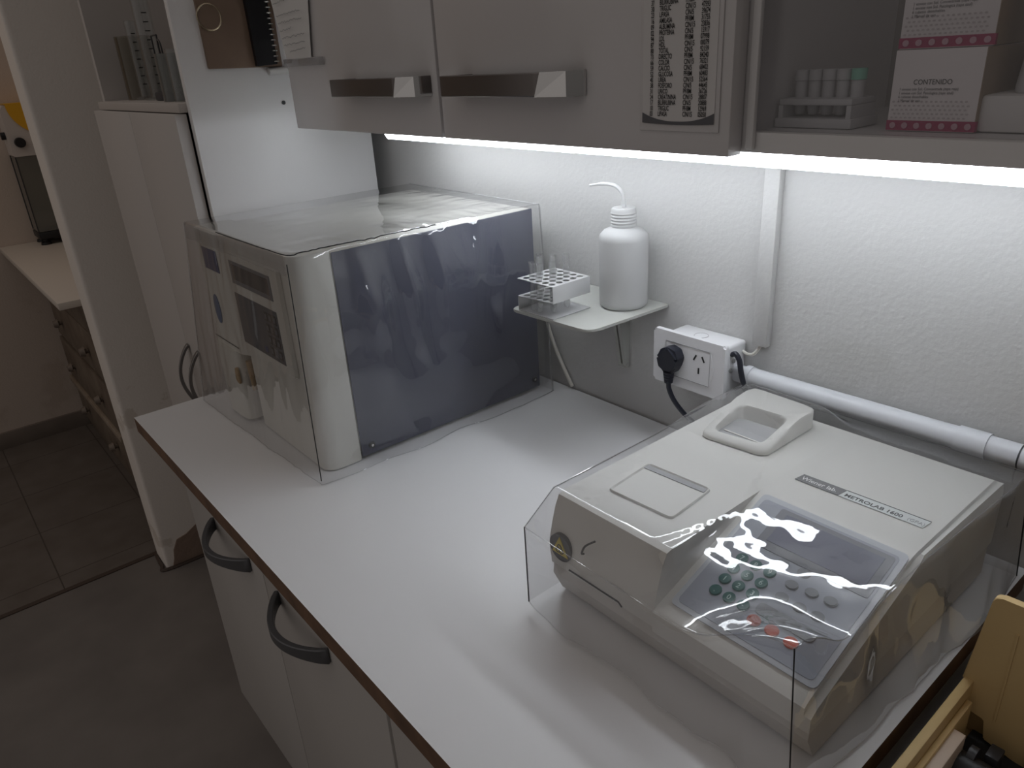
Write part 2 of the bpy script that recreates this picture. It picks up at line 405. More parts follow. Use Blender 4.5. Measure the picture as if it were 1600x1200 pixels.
# ------------------------------------------------------------------ tall cupboard left of the worktop with its open niche
lk = thing('tall_cupboard', 'tall grey-white two-door cupboard with an open niche above, between wall end and worktop', 'cupboard', (-.35, -.2, FLOOR))
bm = B()
box(bm, -.65, -.632, -.372, -.03, FLOOR, 1.3)
box(bm, -.632, -.076, -.372, -.03, FLOOR, FLOOR+.06)
box(bm, -.632, -.076, -.372, -.03, 1.28, 1.3)
obj('body', bm, M['locker'], lk)
bm = B(); box(bm, -.632, -.076, -.05, -.03, FLOOR+.06, 1.28); obj('back_panel', bm, M['niche'], lk)
bm = B(); box(bm, -.632, -.076, -.388, -.05, .474, .490, .002); obj('shelf', bm, M['niche'], lk)
bm = B(); box(bm, -.075, -.06, -.3745, -.035, FLOOR, 1.3, .001); obj('side_panel', bm, M['panel'], lk, 'bright white side panel facing the worktop')
for (x0, x1) in ((-.648, -.363), (-.361, -.078)):
    bm = B(); box(bm, x0, x1, -.397, -.3765, FLOOR+.06, .4725, .0015); d = obj('door', bm, M['locker'], lk)
    cx = -.395 if x0 < -.5 else -.328
    bm = B(); bow_handle(bm, (cx+.05, -.397, -.086), (0, 0, 1), (-.25, -1, 0), .075, .030, .017, .006, up=(1, -.25, 0))
    obj('handle', bm, M['greyhandle'], d, ang=40)
bm = B(); cyl(bm, (-.0602, -.207, .477), (-.0585, -.207, .477), .0035, seg=14); obj('screw_hole', bm, M['black'], lk)

# glassware in the niche
def vessel(bm, cx, cy, z, r, h, t=.0016, seg=24, foot=None):
    prof = [(0, z+.003), (r-t, z+.003), (r-t, z+h), (r, z+h+.001), (r, z), (0, z)]
    if foot: prof = [(0, z+.008), (r-t, z+.008), (r-t, z+h), (r, z+h+.001), (r, z+.008), (foot, z+.006), (foot, z), (0, z)]
    lathe(bm, cx, cy, prof, seg)
NZ = .490
bm = B(); vessel(bm, -.555, -.305, NZ, .036, .125); o = obj('glass_jar', bm, M['amberglass']); tag(o, 'wide yellowed glass jar at the left of the niche', 'jar')
g = thing('measuring_cylinder', 'slim glass measuring cylinder just right of the yellowed jar', 'glassware', (-.475, -.325, NZ))
bm = B(); vessel(bm, -.475, -.325, NZ, .011, .15, foot=.02); obj('cylinder', bm, M['glass'], g)
bm = B()
for k in range(7): box(bm, -.4638, -.4632, -.330, -.322, NZ+.03+.016*k, NZ+.032+.016*k)
obj('graduation', bm, M['ink'], g)
g = thing('measuring_cylinder', 'tallest glass measuring cylinder, in the middle of the niche', 'glassware', (-.395, -.32, NZ))
bm = B(); vessel(bm, -.395, -.32, NZ, .017, .19, foot=.028); obj('cylinder', bm, M['glass'], g)
bm = B()
for k in range(9): box(bm, -.3778, -.3772, -.326, -.316, NZ+.03+.016*k, NZ+.032+.016*k)
obj('graduation', bm, M['ink'], g)
g = thing('wire_stand', 'dark wire stand on a black block among the glassware', 'stand', (-.29, -.33, NZ))
bm = B(); box(bm, -.33, -.255, -.35, -.315, NZ, NZ+.016, .004); obj('base', bm, M['navyplug'], g)
bm = B()
for x in (-.318, -.285): tube(bm, [(x, -.335, NZ+.016), (x, -.335, NZ+.115)], .0016, 6)
for z in (.045, .075, .115): tube(bm, [(-.318, -.335, NZ+z), (-.285, -.335, NZ+z)], .0016, 6)
tube(bm, smoothpath([(-.285, -.335, NZ+.07), (-.265, -.337, NZ+.068), (-.262, -.338, NZ+.098), (-.278, -.337, NZ+.105), (-.28, -.336, NZ+.075), (-.258, -.336, NZ+.072), (-.250, -.336, NZ+.062)]), .0016, 6)
obj('wire', bm, M['dark'], g)
bm = B(); vessel(bm, -.215, -.338, NZ, .029, .08); o = obj('beaker', bm, M['smoked']); tag(o, 'greyish glass beaker at the right of the niche beside the white panel', 'beaker')
bm = B(); vessel(bm, -.152, -.352, NZ, .015, .085); o = obj('glass_tube', bm, M['glass']); tag(o, 'clear glass tube standing in the right corner of the niche', 'glassware')

# ------------------------------------------------------------------ papers hanging on the bright panel
PX = -.0598
k = thing('hanging_board', 'brown hardboard clipboard with a ring hanging on the white panel', 'clipboard', (PX, -.28, .54))
bm = B(); prism(bm, rpoly([(-.331, .54), (-.20, .537), (-.20, .78), (-.333, .78)], .003), 'x', PX, PX+.006); obj('board', bm, M['kraft'], k)
bm = B(); c = V((PX+.012, -.316, .618))
tube(bm, [c + V((.25*math.cos(2*PI*i/28)*.020, math.cos(2*PI*i/28)*.018, math.sin(2*PI*i/28)*.020)) for i in range(28)], .0013, 6, closed=True)
obj('ring', bm, M['brass'], k)
k = thing('spiral_notebook', 'black notebook with a white wire spiral hanging beside the brown board', 'notebook', (PX+.008, -.23, .54))
bm = B(); prism(bm, rpoly([(-.250, .5395), (-.213, .5415), (-.213, .78), (-.254, .78)], .002), 'x', PX+.007, PX+.017); obj('cover', bm, M['black'], k)
bm = B()
for i in range(22):
    z = .546 + i*.0085; c = V((PX+.014, -.2145, z))
    tube(bm, [c+V((math.cos(a)*.006, math.sin(a)*.005, 0)) for a in [2*PI*j/12 for j in range(12)]], .0010, 5, closed=True)
obj('spiral', bm, M['wire'], k)
bm = B(); cyl(bm, (PX+.0066, -.228, .530), (PX+.0066, -.130, .532), .0065, seg=14); cyl(bm, (PX+.0066, -.1300, .532), (PX+.0066, -.1295, .532), .003)
o = obj('paper_roll', bm, M['paper']); tag(o, 'small white paper roll fixed on the panel below the notebook', 'paper roll')
# hand-written sheet taped to the left door edge
k = thing('handwritten_note', 'hand-written white note with a highlighted heading taped to the upper left door edge', 'note', (.17, -.275, .545))
bm = B(); n = 10
rows = []
for j in range(n+1):
    t = j/n
    x0 = .128 + (-.028)*t; x1 = .214 + .022*t; z0 = .546 + .10*t
    rows.append([(x0+(x1-x0)*i/n, -.2725-.004*math.sin(i/n*PI)*(.4+t) - (.006*max(0, i/n-.8)), z0-.004*(i/n)*(1-i/n)) for i in range(n+1)])
vv = [[bm.verts.new(p) for p in r] for r in rows]
for j in range(n):
    for i in range(n): bm.faces.new((vv[j][i], vv[j][i+1], vv[j+1][i+1], vv[j+1][i]))
r = bmesh.ops.extrude_face_region(bm, geom=bm.faces[:]); bmesh.ops.translate(bm, verts=[e for e in r['geom'] if isinstance(e, bmesh.types.BMVert)], vec=(0, .0006, 0))
sheet = obj('sheet', bm, M['paper'], k)
def squiggle(bm, x0, x1, y, z0, z1, amp, w):
    n = int((x1-x0)/.0016); pts = [(x0+(x1-x0)*i/n, y, z0+(z1-z0)*i/n + random.uniform(-amp, amp)) for i in range(n+1)]
    for a, b in zip(pts, pts[1:]):
        q = [bm.verts.new(p) for p in ((a[0], a[1], a[2]-w), (b[0], b[1], b[2]-w), (b[0], b[1], b[2]+w), (a[0], a[1], a[2]+w))]; bm.faces.new(q)
bm = B()
for (x0, x1, z) in ((.125, .172, .623), (.130, .212, .606), (.132, .214, .596), (.134, .176, .585), (.138, .216, .575), (.142, .214, .565), (.158, .212, .556)):
    squiggle(bm, x0, x1, -.2795, z, z+.003, .0013, .0005)
obj('handwriting', bm, M['inkgrey'], k)
bm = B(); squiggle(bm, .118, .180, -.2793, .633, .638, .001, .0022); obj('highlighted_heading', bm, M['highlighter'], k)
bm = B(); box(bm, .127, .250, -.2785, -.2715, .535, .546, .001); obj('tape', bm, M['vinylhem'], k)

# ------------------------------------------------------------------ wall cabinets
wc = thing('wall_cabinet', 'white wall cupboard with two gloss doors and metal bar handles above the worktop', 'cabinet', (.53, -.13, .444))
bm = B(); box(bm, .121, .9375, -.250, -.003, .446, 1.04)
obj('body', bm, M['carcass'], wc)
def bar_handle(x0, x1, parent):
    z0, z1 = .4930, .5150
    p = [(x0+.018, -.27), (x0, -.2925), (x0+.006, -.297), (x1-.050, -.297), (x1-.012, -.2895), (x1-.004, -.27), (x1-.022, -.27), (x1-.030, -.284), (x1-.060, -.289), (x0+.022, -.289), (x0+.034, -.27)]
    bm = B(); A = prism(bm, p, 'z', z0, z1)
    bmesh.ops.bevel(bm, geom=bm.edges[:], offset=.0008, segments=1, affect='EDGES')
    h = obj('handle', bm, M['steel'], parent, ang=25)
    q = [(x1-.049, -.2978), (x1-.0115, -.2902), (x1-.0035, -.2708), (x1-.0045, -.2704), (x1-.0125, -.2893), (x1-.0495, -.2968)]
    bm = B(); vv_ = prism(bm, q, 'z', z0-.0004, z1+.0004)
    for v_ in vv_:
        if v_.co.z > z0+.01 and v_.co.x < x1-.03: v_.co.x += .009
    obj('end_cap', bm, M['chrome'], h, 'polished chrome end', ang=20)
for (x0, x1, h0, h1) in ((.120, .5275, .300, .519), (.5325, .940, .566, .781)):
    bm = B(); box(bm, x0, x1, -.27, -.2515, .444, 1.04, .0015); d = obj('door', bm, M['door'], wc)
    bar_handle(h0, h1, d)
# printed strip in a clear sleeve on the right door
k = thing('printed_list', 'printed thermal paper list in a clear sleeve taped on the right gloss door', 'paper', (.888, -.272, .463))
bm = B(); box(bm, .8455, .930, -.2716, -.2704, .463, .72, .0003); obj('sleeve', bm, mat('clear_sleeve', (.60, .58, .58), .25), k)
bm = B()
xs = [.849 + (.926-.849)*i/16 for i in range(17)]
def bow(x): return .470 + .35*(x-.8875)**2*2.2
a = [bm.verts.new((x, -.2722, bow(x)-.001)) for x in xs]; b = [bm.verts.new((x, -.2722, .72)) for x in xs]
for i in range(16): bm.faces.new((a[i], a[i+1], b[i+1], b[i]))
r = bmesh.ops.extrude_face_region(bm, geom=bm.faces[:]); bmesh.ops.translate(bm, verts=[e for e in r['geom'] if isinstance(e, bmesh.types.BMVert)], vec=(0, .0004, 0))
lst = obj('list', bm, M['thermal'], k)
bm = B()
a = [bm.verts.new((x, -.2726, bow(x)-.0015)) for x in xs]; b = [bm.verts.new((x, -.2726, bow(x)+.0012+.006*abs((x-.8875)/.0385)**2.5)) for x in xs]
for i in range(16): bm.faces.new((a[i], a[i+1], b[i+1], b[i]))
obj('dark_end', bm, M['thermaldark'], lst, 'dark curled lower end')  # darker band along the lower edge of the list
bm = B()
words = ['LIPASA', 'TRIGLIC', 'BILIRRUBINA', 'CREATININA', 'URICO', 'FOSFORO', 'UREA', 'GLUCOSA', 'CALCIO', 'COLOR', 'DIRECTO', 'TOTAL', 'HDL', 'LDL', 'PROTEINA', 'ALBUMINA', 'AMILASA']
z = .4755; i = 0
while z < .60:
    mtx = frame((0, -.2727, z), (1, 0, 0), (0, 0, 1))
    for x, s in ((.8575, '%02d' % ((i*7+3) % 99)), (.8665, words[i % len(words)]), (.8935, ('CIN/15', 'PF/8M', 'CIN/5')[i % 3]), (.9095, '%05d' % ((i*7919+5050) % 99999))):
        text_into(bm, s, .0056, mtx @ Matrix.Translation((x, 0, 0)), sx=.60, depth=0., bold=.0001)
    z += .0046; i += 1
obj('print', bm, M['ink'], lst)

# open glazed section on the right
gc = thing('glazed_cabinet', 'white wall cupboard with a sliding glass front holding kit boxes, right of the gloss doors', 'cabinet', (1.35, -.13, .444))
bm = B()
box(bm, .9380, 1.75, -.250, -.003, .446, .462)
box(bm, .9380, .9435, -.250, -.003, .462, 1.04)
box(bm, 1.735, 1.75, -.250, -.003, .462, 1.04)
box(bm, .9435, 1.735, -.250, -.003, 1.025, 1.04)
obj('body', bm, M['carcass'], gc)
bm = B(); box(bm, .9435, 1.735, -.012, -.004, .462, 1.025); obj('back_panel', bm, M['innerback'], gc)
bm = B(); box(bm, .9455, .9525, -.2555, -.2505, .449, 1.04, .001); obj('door_track', bm, M['carcass'], gc)
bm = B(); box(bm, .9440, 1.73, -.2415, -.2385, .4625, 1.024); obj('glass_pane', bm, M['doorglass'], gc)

def carton(name, label, loc, w, d, h, rz, lines, group):
    t = thing(name, label, 'box', loc, group)
    x, y, z = loc
    def rotall(bm):
        bmesh.ops.rotate(bm, verts=bm.verts[:], cent=loc, matrix=Matrix.Rotation(rz, 3, 'Z')); return bm
    bm = B(); box(bm, x, x+w, y, y+d, z, z+h, .0006)
    for f in bm.faces: f.material_index = 1 if f.calc_center_median().x > x+w-.0007 else 0
    body = obj('carton', rotall(bm), [M['carton'], M['cartonside']], t)
    bm = B(); box(bm, x-.0003, x+w+.0003, y-.0003, y+.004, z+.0005, z+.0075)
    band = obj('band', rotall(bm), M['magenta'], t, 'magenta printed band')
    bm = B()
    for i in range(7):
        cx = x + .0045 + i*(w-.009)/6
        cyl(bm, (cx, y-.0002, z+.004), (cx, y-.0008, z+.004), .0022, seg=12)
        cyl(bm, (cx, y-.0007, z+.004), (cx, y-.0009, z+.004), .0008, seg=8)
    obj('dot', rotall(bm), M['pinkdot'], band)
    bm = B()
    for j in range(5):
        for i in range(16):
            cx = x+.003+(i+.5*(j % 2))*(w-.006)/16.5; cz = z+.0095+j*.0028
            f = bm.faces.new([bm.verts.new((cx+.0011*math.cos(a), y-.0004, cz+.0007*math.sin(a))) for a in [2*PI*q/6 for q in range(6)]])
    obj('dot_pattern', rotall(bm), M['dots'], t)
    bm = B()
    mtx = frame((x, y-.0005, z), (1, 0, 0), (0, 0, 1))
    for (s, sz, lx, lz, al) in lines: text_into(bm, s, sz, mtx @ Matrix.Translation((lx, lz, 0)), sx=.9, align=al, depth=0.)
    obj('lettering', rotall(bm), M['ink'], t)
    return t
L = [('CONTENIDO', .0050, .029, .0325, 'CENTER'), ('1 envase con Sol. Concentrada (tapa roja)', .0027, .006, .0285, 'LEFT'), ('1 envase con Sol. Patologica (tapa azul)', .0027, .006, .0258, 'LEFT'), ('6 cubetas desechables', .0027, .006, .0232, 'LEFT'), ('1 Manual de uso', .0027, .006, .0206, 'LEFT')]
carton('kit_box', 'white kit box lettered CONTENIDO, lower of the two stacked behind glass', (1.0405, -.212, .4625), .062, .11, .0560, 0, L, 'stacked kit boxes')
carton('kit_box', 'white kit box with magenta band, upper of the two stacked behind glass', (1.0415, -.2115, .5190), .062, .10, .060, math.radians(5), L, 'stacked kit boxes')
bm = B(); box(bm, 1.1015, 1.24, -.208, -.08, .4625, .4875, .003); o = obj('foam_block', bm, M['foam']); tag(o, 'low white polystyrene block right of the kit boxes', 'block')
t = thing('reagent_bottle', 'white bottle with a yellow label standing on the polystyrene block', 'bottle', (1.131, -.182, .4876))
bm = B(); lathe(bm, 1.131, -.182, [(0, .4877), (.0165, .4877), (.017, .491), (.0145, .515), (.0145, .545), (.010, .552), (.010, .556), (0, .556)]); obj('bottle', bm, M['frost'], t)
bm = B(); lathe(bm, 1.131, -.182, [(.0151, .5185), (.0151, .529)]); obj('label', bm, M['yellowlab'], t)
bm = B(); lathe(bm, 1.131, -.182, [(.0150, .530), (.0150, .575), (0, .575)]); obj('cap', bm, M['yellow'], t)
bm = B(); lathe(bm, 1.1155, -.145, [(0, .4877), (.009, .4877), (.009, .510), (.005, .517), (0, .517)]); o = obj('vial', bm, mat('purple_glass', (.12, .06, .12), .3)); tag(o, 'small purple vial behind the yellow-labelled bottle', 'vial')
# rack with capped tubes behind the glass
tr = thing('tube_box', 'frosted plastic rack of capped tubes at the left behind the glass', 'rack', (.975, -.195, .4625))
bm = B(); box(bm, .9455, 1.013, -.214, -.17, .4625, .4700, .001); box(bm, .9475, 1.011, -.212, -.172, .4800, .4850, .001)
for x in (.9475, 1.007): box(bm, x, x+.004, -.212, -.172, .470, .480)
obj('rack', bm, M['frost'], tr)
for i in range(5):
    x = .9555 + i*.0122
    t = thing('capped_tube', ['first', 'second', 'third', 'fourth', 'fifth'][i] + (' frosted tube from the left in the plastic rack behind glass' if i < 4 else ' and last tube in the plastic rack, with a mint cap'), 'tube', (x, -.192, .470), 'capped tubes behind the glass')
    bm = B(); lathe(bm, x, -.192, [(0, .4702), (.0040, .4715), (.0050, .477), (.0050, .498), (0, .498)], 14); obj('tube', bm, M['frost'], t)
    bm = B(); lathe(bm, x, -.192, [(.0059, .4982), (.0059, .5065), (0, .5065)], 14); obj('cap', bm, M['mintcap'] if i == 4 else M['frost'], t)

# LED strip light under the cabinets
ls = thing('strip_light', 'long bright white strip light under the wall cupboards', 'light', (.66, -.105, .41))
LY = -.100
bm = B(); prism(bm, [(LY-.016, .4460), (LY-.016, .437), (LY+.012, .437), (LY+.012, .4190), (LY+.016, .4190), (LY+.016, .4460)], 'x', .122, 1.205); obj('housing', bm, M['ledhousing'], ls)  # unseen wall-side lip added to cut the glow on the wall
bm = B(); prism(bm, [(LY-.014, .4365), (LY-.014, .418), (LY-.009, .4105), (LY+.006, .4105), (LY+.0115, .4165), (LY+.0115, .4365)], 'x', .126, 1.200)
bm.normal_update(); bmesh.ops.recalc_face_normals(bm, faces=bm.faces[:])
for f in bm.faces: f.material_index = 0 if f.normal.z < -.6 else 1
obj('diffuser', bm, [M['led'], M['ledside']], ls)

# ------------------------------------------------------------------ analyser under the first cover
a1 = thing('lab_analyser', 'tall cream lab analyser with slate side panel at the left end of the worktop', 'analyser', (.24, -.24, 0))
FRY = -.448
bm = B()
box(bm, .084, .4235, -.392, -.045, .012, .311, .003)
obj('body', bm, M['creamdark'], a1)
bm = B(); box(bm, .4237, .4262, -.392, -.043, .006, .3105, .001); sp = obj('side_panel', bm, M['navy'], a1, 'dark slate side panel')
for (y, z) in ((-.375, .020), (-.055, .022)):
    bm = B(); cyl(bm, (.4260, y, z), (.4285, y, z), .0055, .0045, seg=16); s = obj('screw', bm, M['dark'], sp)
    bm = B(); cyl(bm, (.4283, y, z), (.4288, y, z), .0022, seg=10); obj('screw_socket', bm, M['wire'], s)
bm = B()
plan_hi = rpoly([(.425, -.394), (.425, FRY), (.210, FRY), (.19, -.4585), (.090, -.4585), (.080, -.448), (.080, -.394)], [0, .022, .01, .015, .02, .01, 0])
prism(bm, plan_hi, 'z', .125, .314)
plan_r = rpoly([(.425, -.394), (.425, FRY), (.197, FRY), (.197, -.394)], [0, .022, .006, 0])
prism(bm, plan_r, 'z', .002, .125)
plan_l = rpoly([(.177, -.394), (.177, -.462), (.150, -.466), (.098, -.466), (.072, -.452), (.070, -.394)], [0, .012, .02, .02, .015, 0])
prism(bm, plan_l, 'z', .006, .125)
fc = obj('front_casing', bm, M['cream'], a1, ang=40)
bm = B(); box(bm, .176, .198, -.44, -.393, .02, .124); obj('sample_slot', bm, M['cavity'], a1)
bm = B(); cyl(bm, (.187, -.447, .060), (.187, -.447, .110), .004, .006, seg=12); obj('sample_probe', bm, M['stain'], a1, 'brown stained sampling tip')
bm = B(); prism(bm, rpoly([(.16, .075), (.176, .07), (.176, .10), (.165, .098)], .006), 'y', -.4655, -.4625); obj('stain', bm, M['stain'], fc)
for (x, y) in ((.09, -.42), (.40, -.42), (.09, -.08), (.40, -.08)):
    bm = B(); cyl(bm, (x, y, 0.0), (x, y, .0125), .010, seg=14); obj('foot', bm, M['black'], a1)
# key panel on the front
fm = frame((0, FRY-.0005, 0), (1, 0, 0), (0, 0, 1))
bm = B(); quadbox(bm, fm, .206, .385, .137, .292, .006, r=.004); bz = obj('bezel', bm, M['cream'], a1)
fm2 = frame((0, FRY-.0066, 0), (1, 0, 0), (0, 0, 1))
bm = B(); quadbox(bm, fm2, .214, .360, .246, .281, .0006); dsp = obj('display', bm, M['lcdband'], bz)
bm = B(); quadbox(bm, fm2, .222, .352, .253, .276, .0010); obj('display_window', bm, M['lcd'], dsp)
bm = B(); quadbox(bm, fm2, .212, .362, .152, .231, .0006); kp = obj('keypad', bm, M['mem'], bz)
for j in range(4):
    for i in range(3):
        bm = B(); quadbox(bm, fm2, .317+i*.0145, .328+i*.0145, .158+j*.0175, .171+j*.0175, .0014, .0003); q = obj('key', bm, M['greykey'] if (i, j) == (1, 0) else M['black'], kp)
bm = B()
for j in range(4):
    for i in range(3):
        quadbox(bm, fm2, .3192+i*.0145, .3258+i*.0145, .161+j*.0175, .168+j*.0175, .0016)
obj('key_window', bm, M['keywin'], kp)
bm = B(); quadbox(bm, fm2, .296, .306, .158, .166, .0014, .0003); obj('key', bm, M['blue'], kp)
fl = frame((0, -.459, 0), (1, 0, 0), (0, 0, 1))
bm = B(); quadbox(bm, fl, .115, .176, .254, .288, .0006); obj('name_plate', bm, M['blue'], a1, 'dark blue name plate with pale stripes')
bm = B(); n0 = 0; cyl(bm, (0, 0, 0), (0, 0, .0008), 1, seg=36)
xform(bm, bm.verts[:], Matrix.Translation((.128, -.459, .188)) @ Matrix.Diagonal((.0125, 1, .024, 1)) @ Matrix.Rotation(PI/2, 4, 'X')); obj('logo', bm, M['logo'], a1, 'blue oval emblem')
bm = B(); quadbox(bm, fl, .086, .188, .134, .1355, .0004); obj('seam', bm, M['dark'], fc)

# ------------------------------------------------------------------ spectrophotometer under the second cover
a2 = thing('spectrophotometer', 'low pale grey photometer with sloped keypad at the right end of the worktop', 'photometer', (.98, -.22, 0))
X0, X1, XS = .835, 1.130, .975
bm = B()
# left deck (flat top, bulging nose) in profile (y, z)
prof_l = [(-.045, .042), (-.045, .104), (-.050, .115), (-.060, .120), (-.368, .1215), (-.378, .119), (-.3835, .108), (-.389, .09), (-.394, .069), (-.3915, .042)]
prism(bm, prof_l, 'x', X0, XS)
prof_r = [(-.045, .042), (-.045, .104), (-.050, .115), (-.060, .120), (-.228, .1215), (-.236, .1205), (-.390, .068), (-.396, .064), (-.396, .042)]
prism(bm, prof_r, 'x', XS-.0001, X1)
# chamfer along the right top edge
bmesh.ops.bevel(bm, geom=[e for e in bm.edges if all(abs(v.co.x-X1) < 1e-5 and v.co.z > .06 and v.co.y < -.055 for v in e.verts)], offset=.006, segments=2, affect='EDGES')
up = obj('upper_shell', bm, M['shell2'], a2, ang=30)
bm = B()
prof_b = [(-.047, .004), (-.047, .0415), (-.3900, .0415), (-.392, .03), (-.380, .004)]
prism(bm, prof_b, 'x', X0+.002, X1-.002)
obj('lower_shell', bm, M['shell2b'], a2)
for (x, y) in ((.86, -.08), (1.10, -.08), (.86, -.36), (1.10, -.36)):
    bm = B(); cyl(bm, (x, y, 0), (x, y, .0045), .009, seg=12); obj('foot', bm, M['black'], a2)
# sunken tray with sloping floor on the left deck
tz = .1216
bm = B()
outer = [(.868, -.341), (.947, -.337), (.942, -.268), (.863, -.272)]
po = rpoly(outer, .006); cx, cy = .905, -.305
pi_ = [(cx+(x-cx)*.93, cy+(y-cy)*.93) for x, y in po]
A = [bm.verts.new((x, y, tz)) for x, y in po]; Bv = [bm.verts.new((x, y, tz+.0022)) for x, y in [(cx+(x-cx)*.985, cy+(y-cy)*.985) for x, y in po]]
Cv = [bm.verts.new((x, y, tz+.0022)) for x, y in [(cx+(x-cx)*.965, cy+(y-cy)*.965) for x, y in po]]; Dv = [bm.verts.new((x, y, tz+.0004)) for x, y in pi_]
bridge(bm, A, Bv); bridge(bm, Bv, Cv); bridge(bm, Cv, Dv); bm.faces.new(Dv)
obj('tray', bm, M['shell2'], a2, ang=25)
bm = B(); prism(bm, [(.866, -.283), (.940, -.279), (.939, -.2715), (.866, -.2755)], 'z', tz+.0006, tz+.0014); obj('tray_slot', bm, M['inkgrey'], a2)
# hinged cell lid: frame with a window, higher at the back
cl = []
bm = B()
oz = tz
def lidz(y): return .1265 + .016*max(0, min(1, (y+.178)/.07))
ox = rpoly([(.862, -.184), (.942, -.176), (.942, -.070), (.8525, -.066)], [.012, .012, .012, .012])
ix = rpoly([(.873, -.170), (.929, -.164), (.929, -.112), (.869, -.116)], .008)
# resample both outlines by angle so they can be bridged
def byang(poly, c, n=48):
    out = []
    for k in range(n):
        a = 2*PI*k/n; d = V((math.cos(a), math.sin(a))); best = None
        for i in range(len(poly)):
            p = V(poly[i]) - V(c); q = V(poly[(i+1) % len(poly)]) - V(c); e = q-p; den = d.x*e.y-d.y*e.x
            if abs(den) < 1e-12: continue
            t = (p.x*e.y-p.y*e.x)/den; s = (p.x*d.y-p.y*d.x)/den
            if t > 0 and -1e-6 <= s <= 1+1e-6: best = t if best is None else max(best, t)
        out.append((c[0]+d.x*best, c[1]+d.y*best))
    return out
cc = (.898, -.138); O = byang(ox, cc); I = byang(ix, cc)
def shr(p, k): return (cc[0]+(p[0]-cc[0])*k, cc[1]+(p[1]-cc[1])*k)
r0 = [bm.verts.new((*p, oz)) for p in O]; r1 = [bm.verts.new((*p, lidz(p[1])-.003)) for p in O]; r2 = [bm.verts.new((*shr(p, .96), lidz(p[1]))) for p in O]
r3 = [bm.verts.new((*shr(p, 1.06), lidz(p[1]))) for p in I]; r4 = [bm.verts.new((*p, lidz(p[1])-.003)) for p in I]; r5 = [bm.verts.new((*p, oz+.001)) for p in I]
for a, b in ((r0, r1), (r1, r2), (r2, r3), (r3, r4), (r4, r5)): bridge(bm, a, b)
lid = obj('cell_lid', bm, M['shell2'], a2, ang=60)
bm = B(); prism(bm, ix, 'z', oz+.0006, oz+.0014); obj('window', bm, mat('grey_window', (.38, .38, .385), .25), lid)
bm = B(); box(bm, .876, .924, -.156, -.154, oz+.0016, oz+.0024); obj('window_rib', bm, M['shell2'], lid)
# brand strip on the deck
bt_ = frame((.988, -.1935, tz+.0002), (.125, .0035, 0), (0, 1, 0))
bm = B(); n0 = 0; prism(bm, [(0, 0), (.045, 0), (.0475, .0145), (.0025, .0145)], 'z', 0, .0005); xform(bm, bm.verts[:], bt_); bd = obj('brand_badge', bm, M['badge'], a2)
bm = B(); text_into(bm, 'Wiener lab.', .0092, bt_ @ Matrix.Translation((.0045, .0036, .0006)), sx=.84, depth=.0001, bold=0.); obj('lettering', bm, M['white'], bd)
bm = B(); prism(bm, [(.0455, 0), (.124, 0), (.126, .0145), (.048, .0145)], 'z', 0, .0003); xform(bm, bm.verts[:], bt_); bd2 = obj('model_strip', bm, M['badgelite'], a2)
bm = B(); text_into(bm, 'METROLAB 1600', .0078, bt_ @ Matrix.Translation((.0495, .0030, .0004)), sx=.96, depth=.0001, bold=.00012); prism(bm, [(.0478, .0138), (.126, .0138), (.1261, .0147), (.048, .0147)], 'z', 0, .0005)
nb = [v for v in bm.verts if v.co.z < .01 and v.co.y > 0]; xform(bm, nb, bt_); obj('lettering', bm, M['ink'], bd2)
bm = B(); text_into(bm, '(GPA)', .0072, bt_ @ Matrix.Translation((.1085, .0030, .0004)), sx=.85, depth=.0001); obj('lettering', bm, M['inkgrey'], bd2)
# sloped keypad
sd = V((0, .161, .057)).normalized()
km = frame((0, -.395, .0668), (1, 0, 0), sd)
bm = B(); quadbox(bm, km, .983, 1.1235, .014, .166, .0012, r=.006); kb = obj('keypad', bm, M['memlite2'], a2)
bm = B(); quadbox(bm, km, .9875, 1.1185, .019, .160, .0016, r=.005); ki = obj('membrane', bm, M['memlite'], kb)
bm = B(); quadbox(bm, km, 1.008, 1.116, .108, .157, .0022, r=.003); d0 = obj('display_bezel', bm, mat('slate_bezel', (.16, .165, .19), .35), kb)
bm = B(); quadbox(bm, km, 1.016, 1.109, .117, .152, .0026); obj('display_window', bm, M['lcd2'], d0)
def key(x, s, rx, ry, m, ch=None, name='key', label=None):
    bm = B(); prism(bm, [(x+rx*math.cos(2*PI*q/20), s+ry*math.sin(2*PI*q/20)) for q in range(20)], 'z', .0014, .0030)
    bmesh.ops.bevel(bm, geom=[e for e in bm.edges if all(v.co.z > .0029 for v in e.verts)], offset=.0006, segments=2, affect='EDGES')
    xform(bm, bm.verts[:], km); o = obj(name, bm, m, kb, label)
    if ch:
        bm = B(); text_into(bm, ch, .0072, km @ Matrix.Translation((x, s-.0025, .0031)), align='CENTER', depth=.0001); obj('digit', bm, M['keyprint'], o)
for (s, chs) in ((.0468, ('.', '0', '-')), (.0612, '123'), (.0745, '456'), (.0880, '789')):
    for x, ch in zip((1.0095, 1.0237, 1.0380), chs): key(x, s, .0057, .0057, M['green'], ch, 'number_key')
for (x, s) in ((1.060, .087), (1.0775, .089), (1.094, .090), (1.060, .072), (1.077, .071), (1.093, .0715), (1.042, .1025), (1.062, .103)):
    key(x, s, .0060, .0048, M['greykey'])
for x in (1.057, 1.074, 1.091): 
    bm = B(); quadbox(bm, km, x-.009, x+.011, .0465, .0585, .0026, r=.0055); obj('key', bm, M['greykey'], kb)
for (x, s) in ((1.0535, .0395), (1.0705, .0395), (1.0885, .0385)): key(x, s, .0062, .0055, M['redkey'], name='red_key')
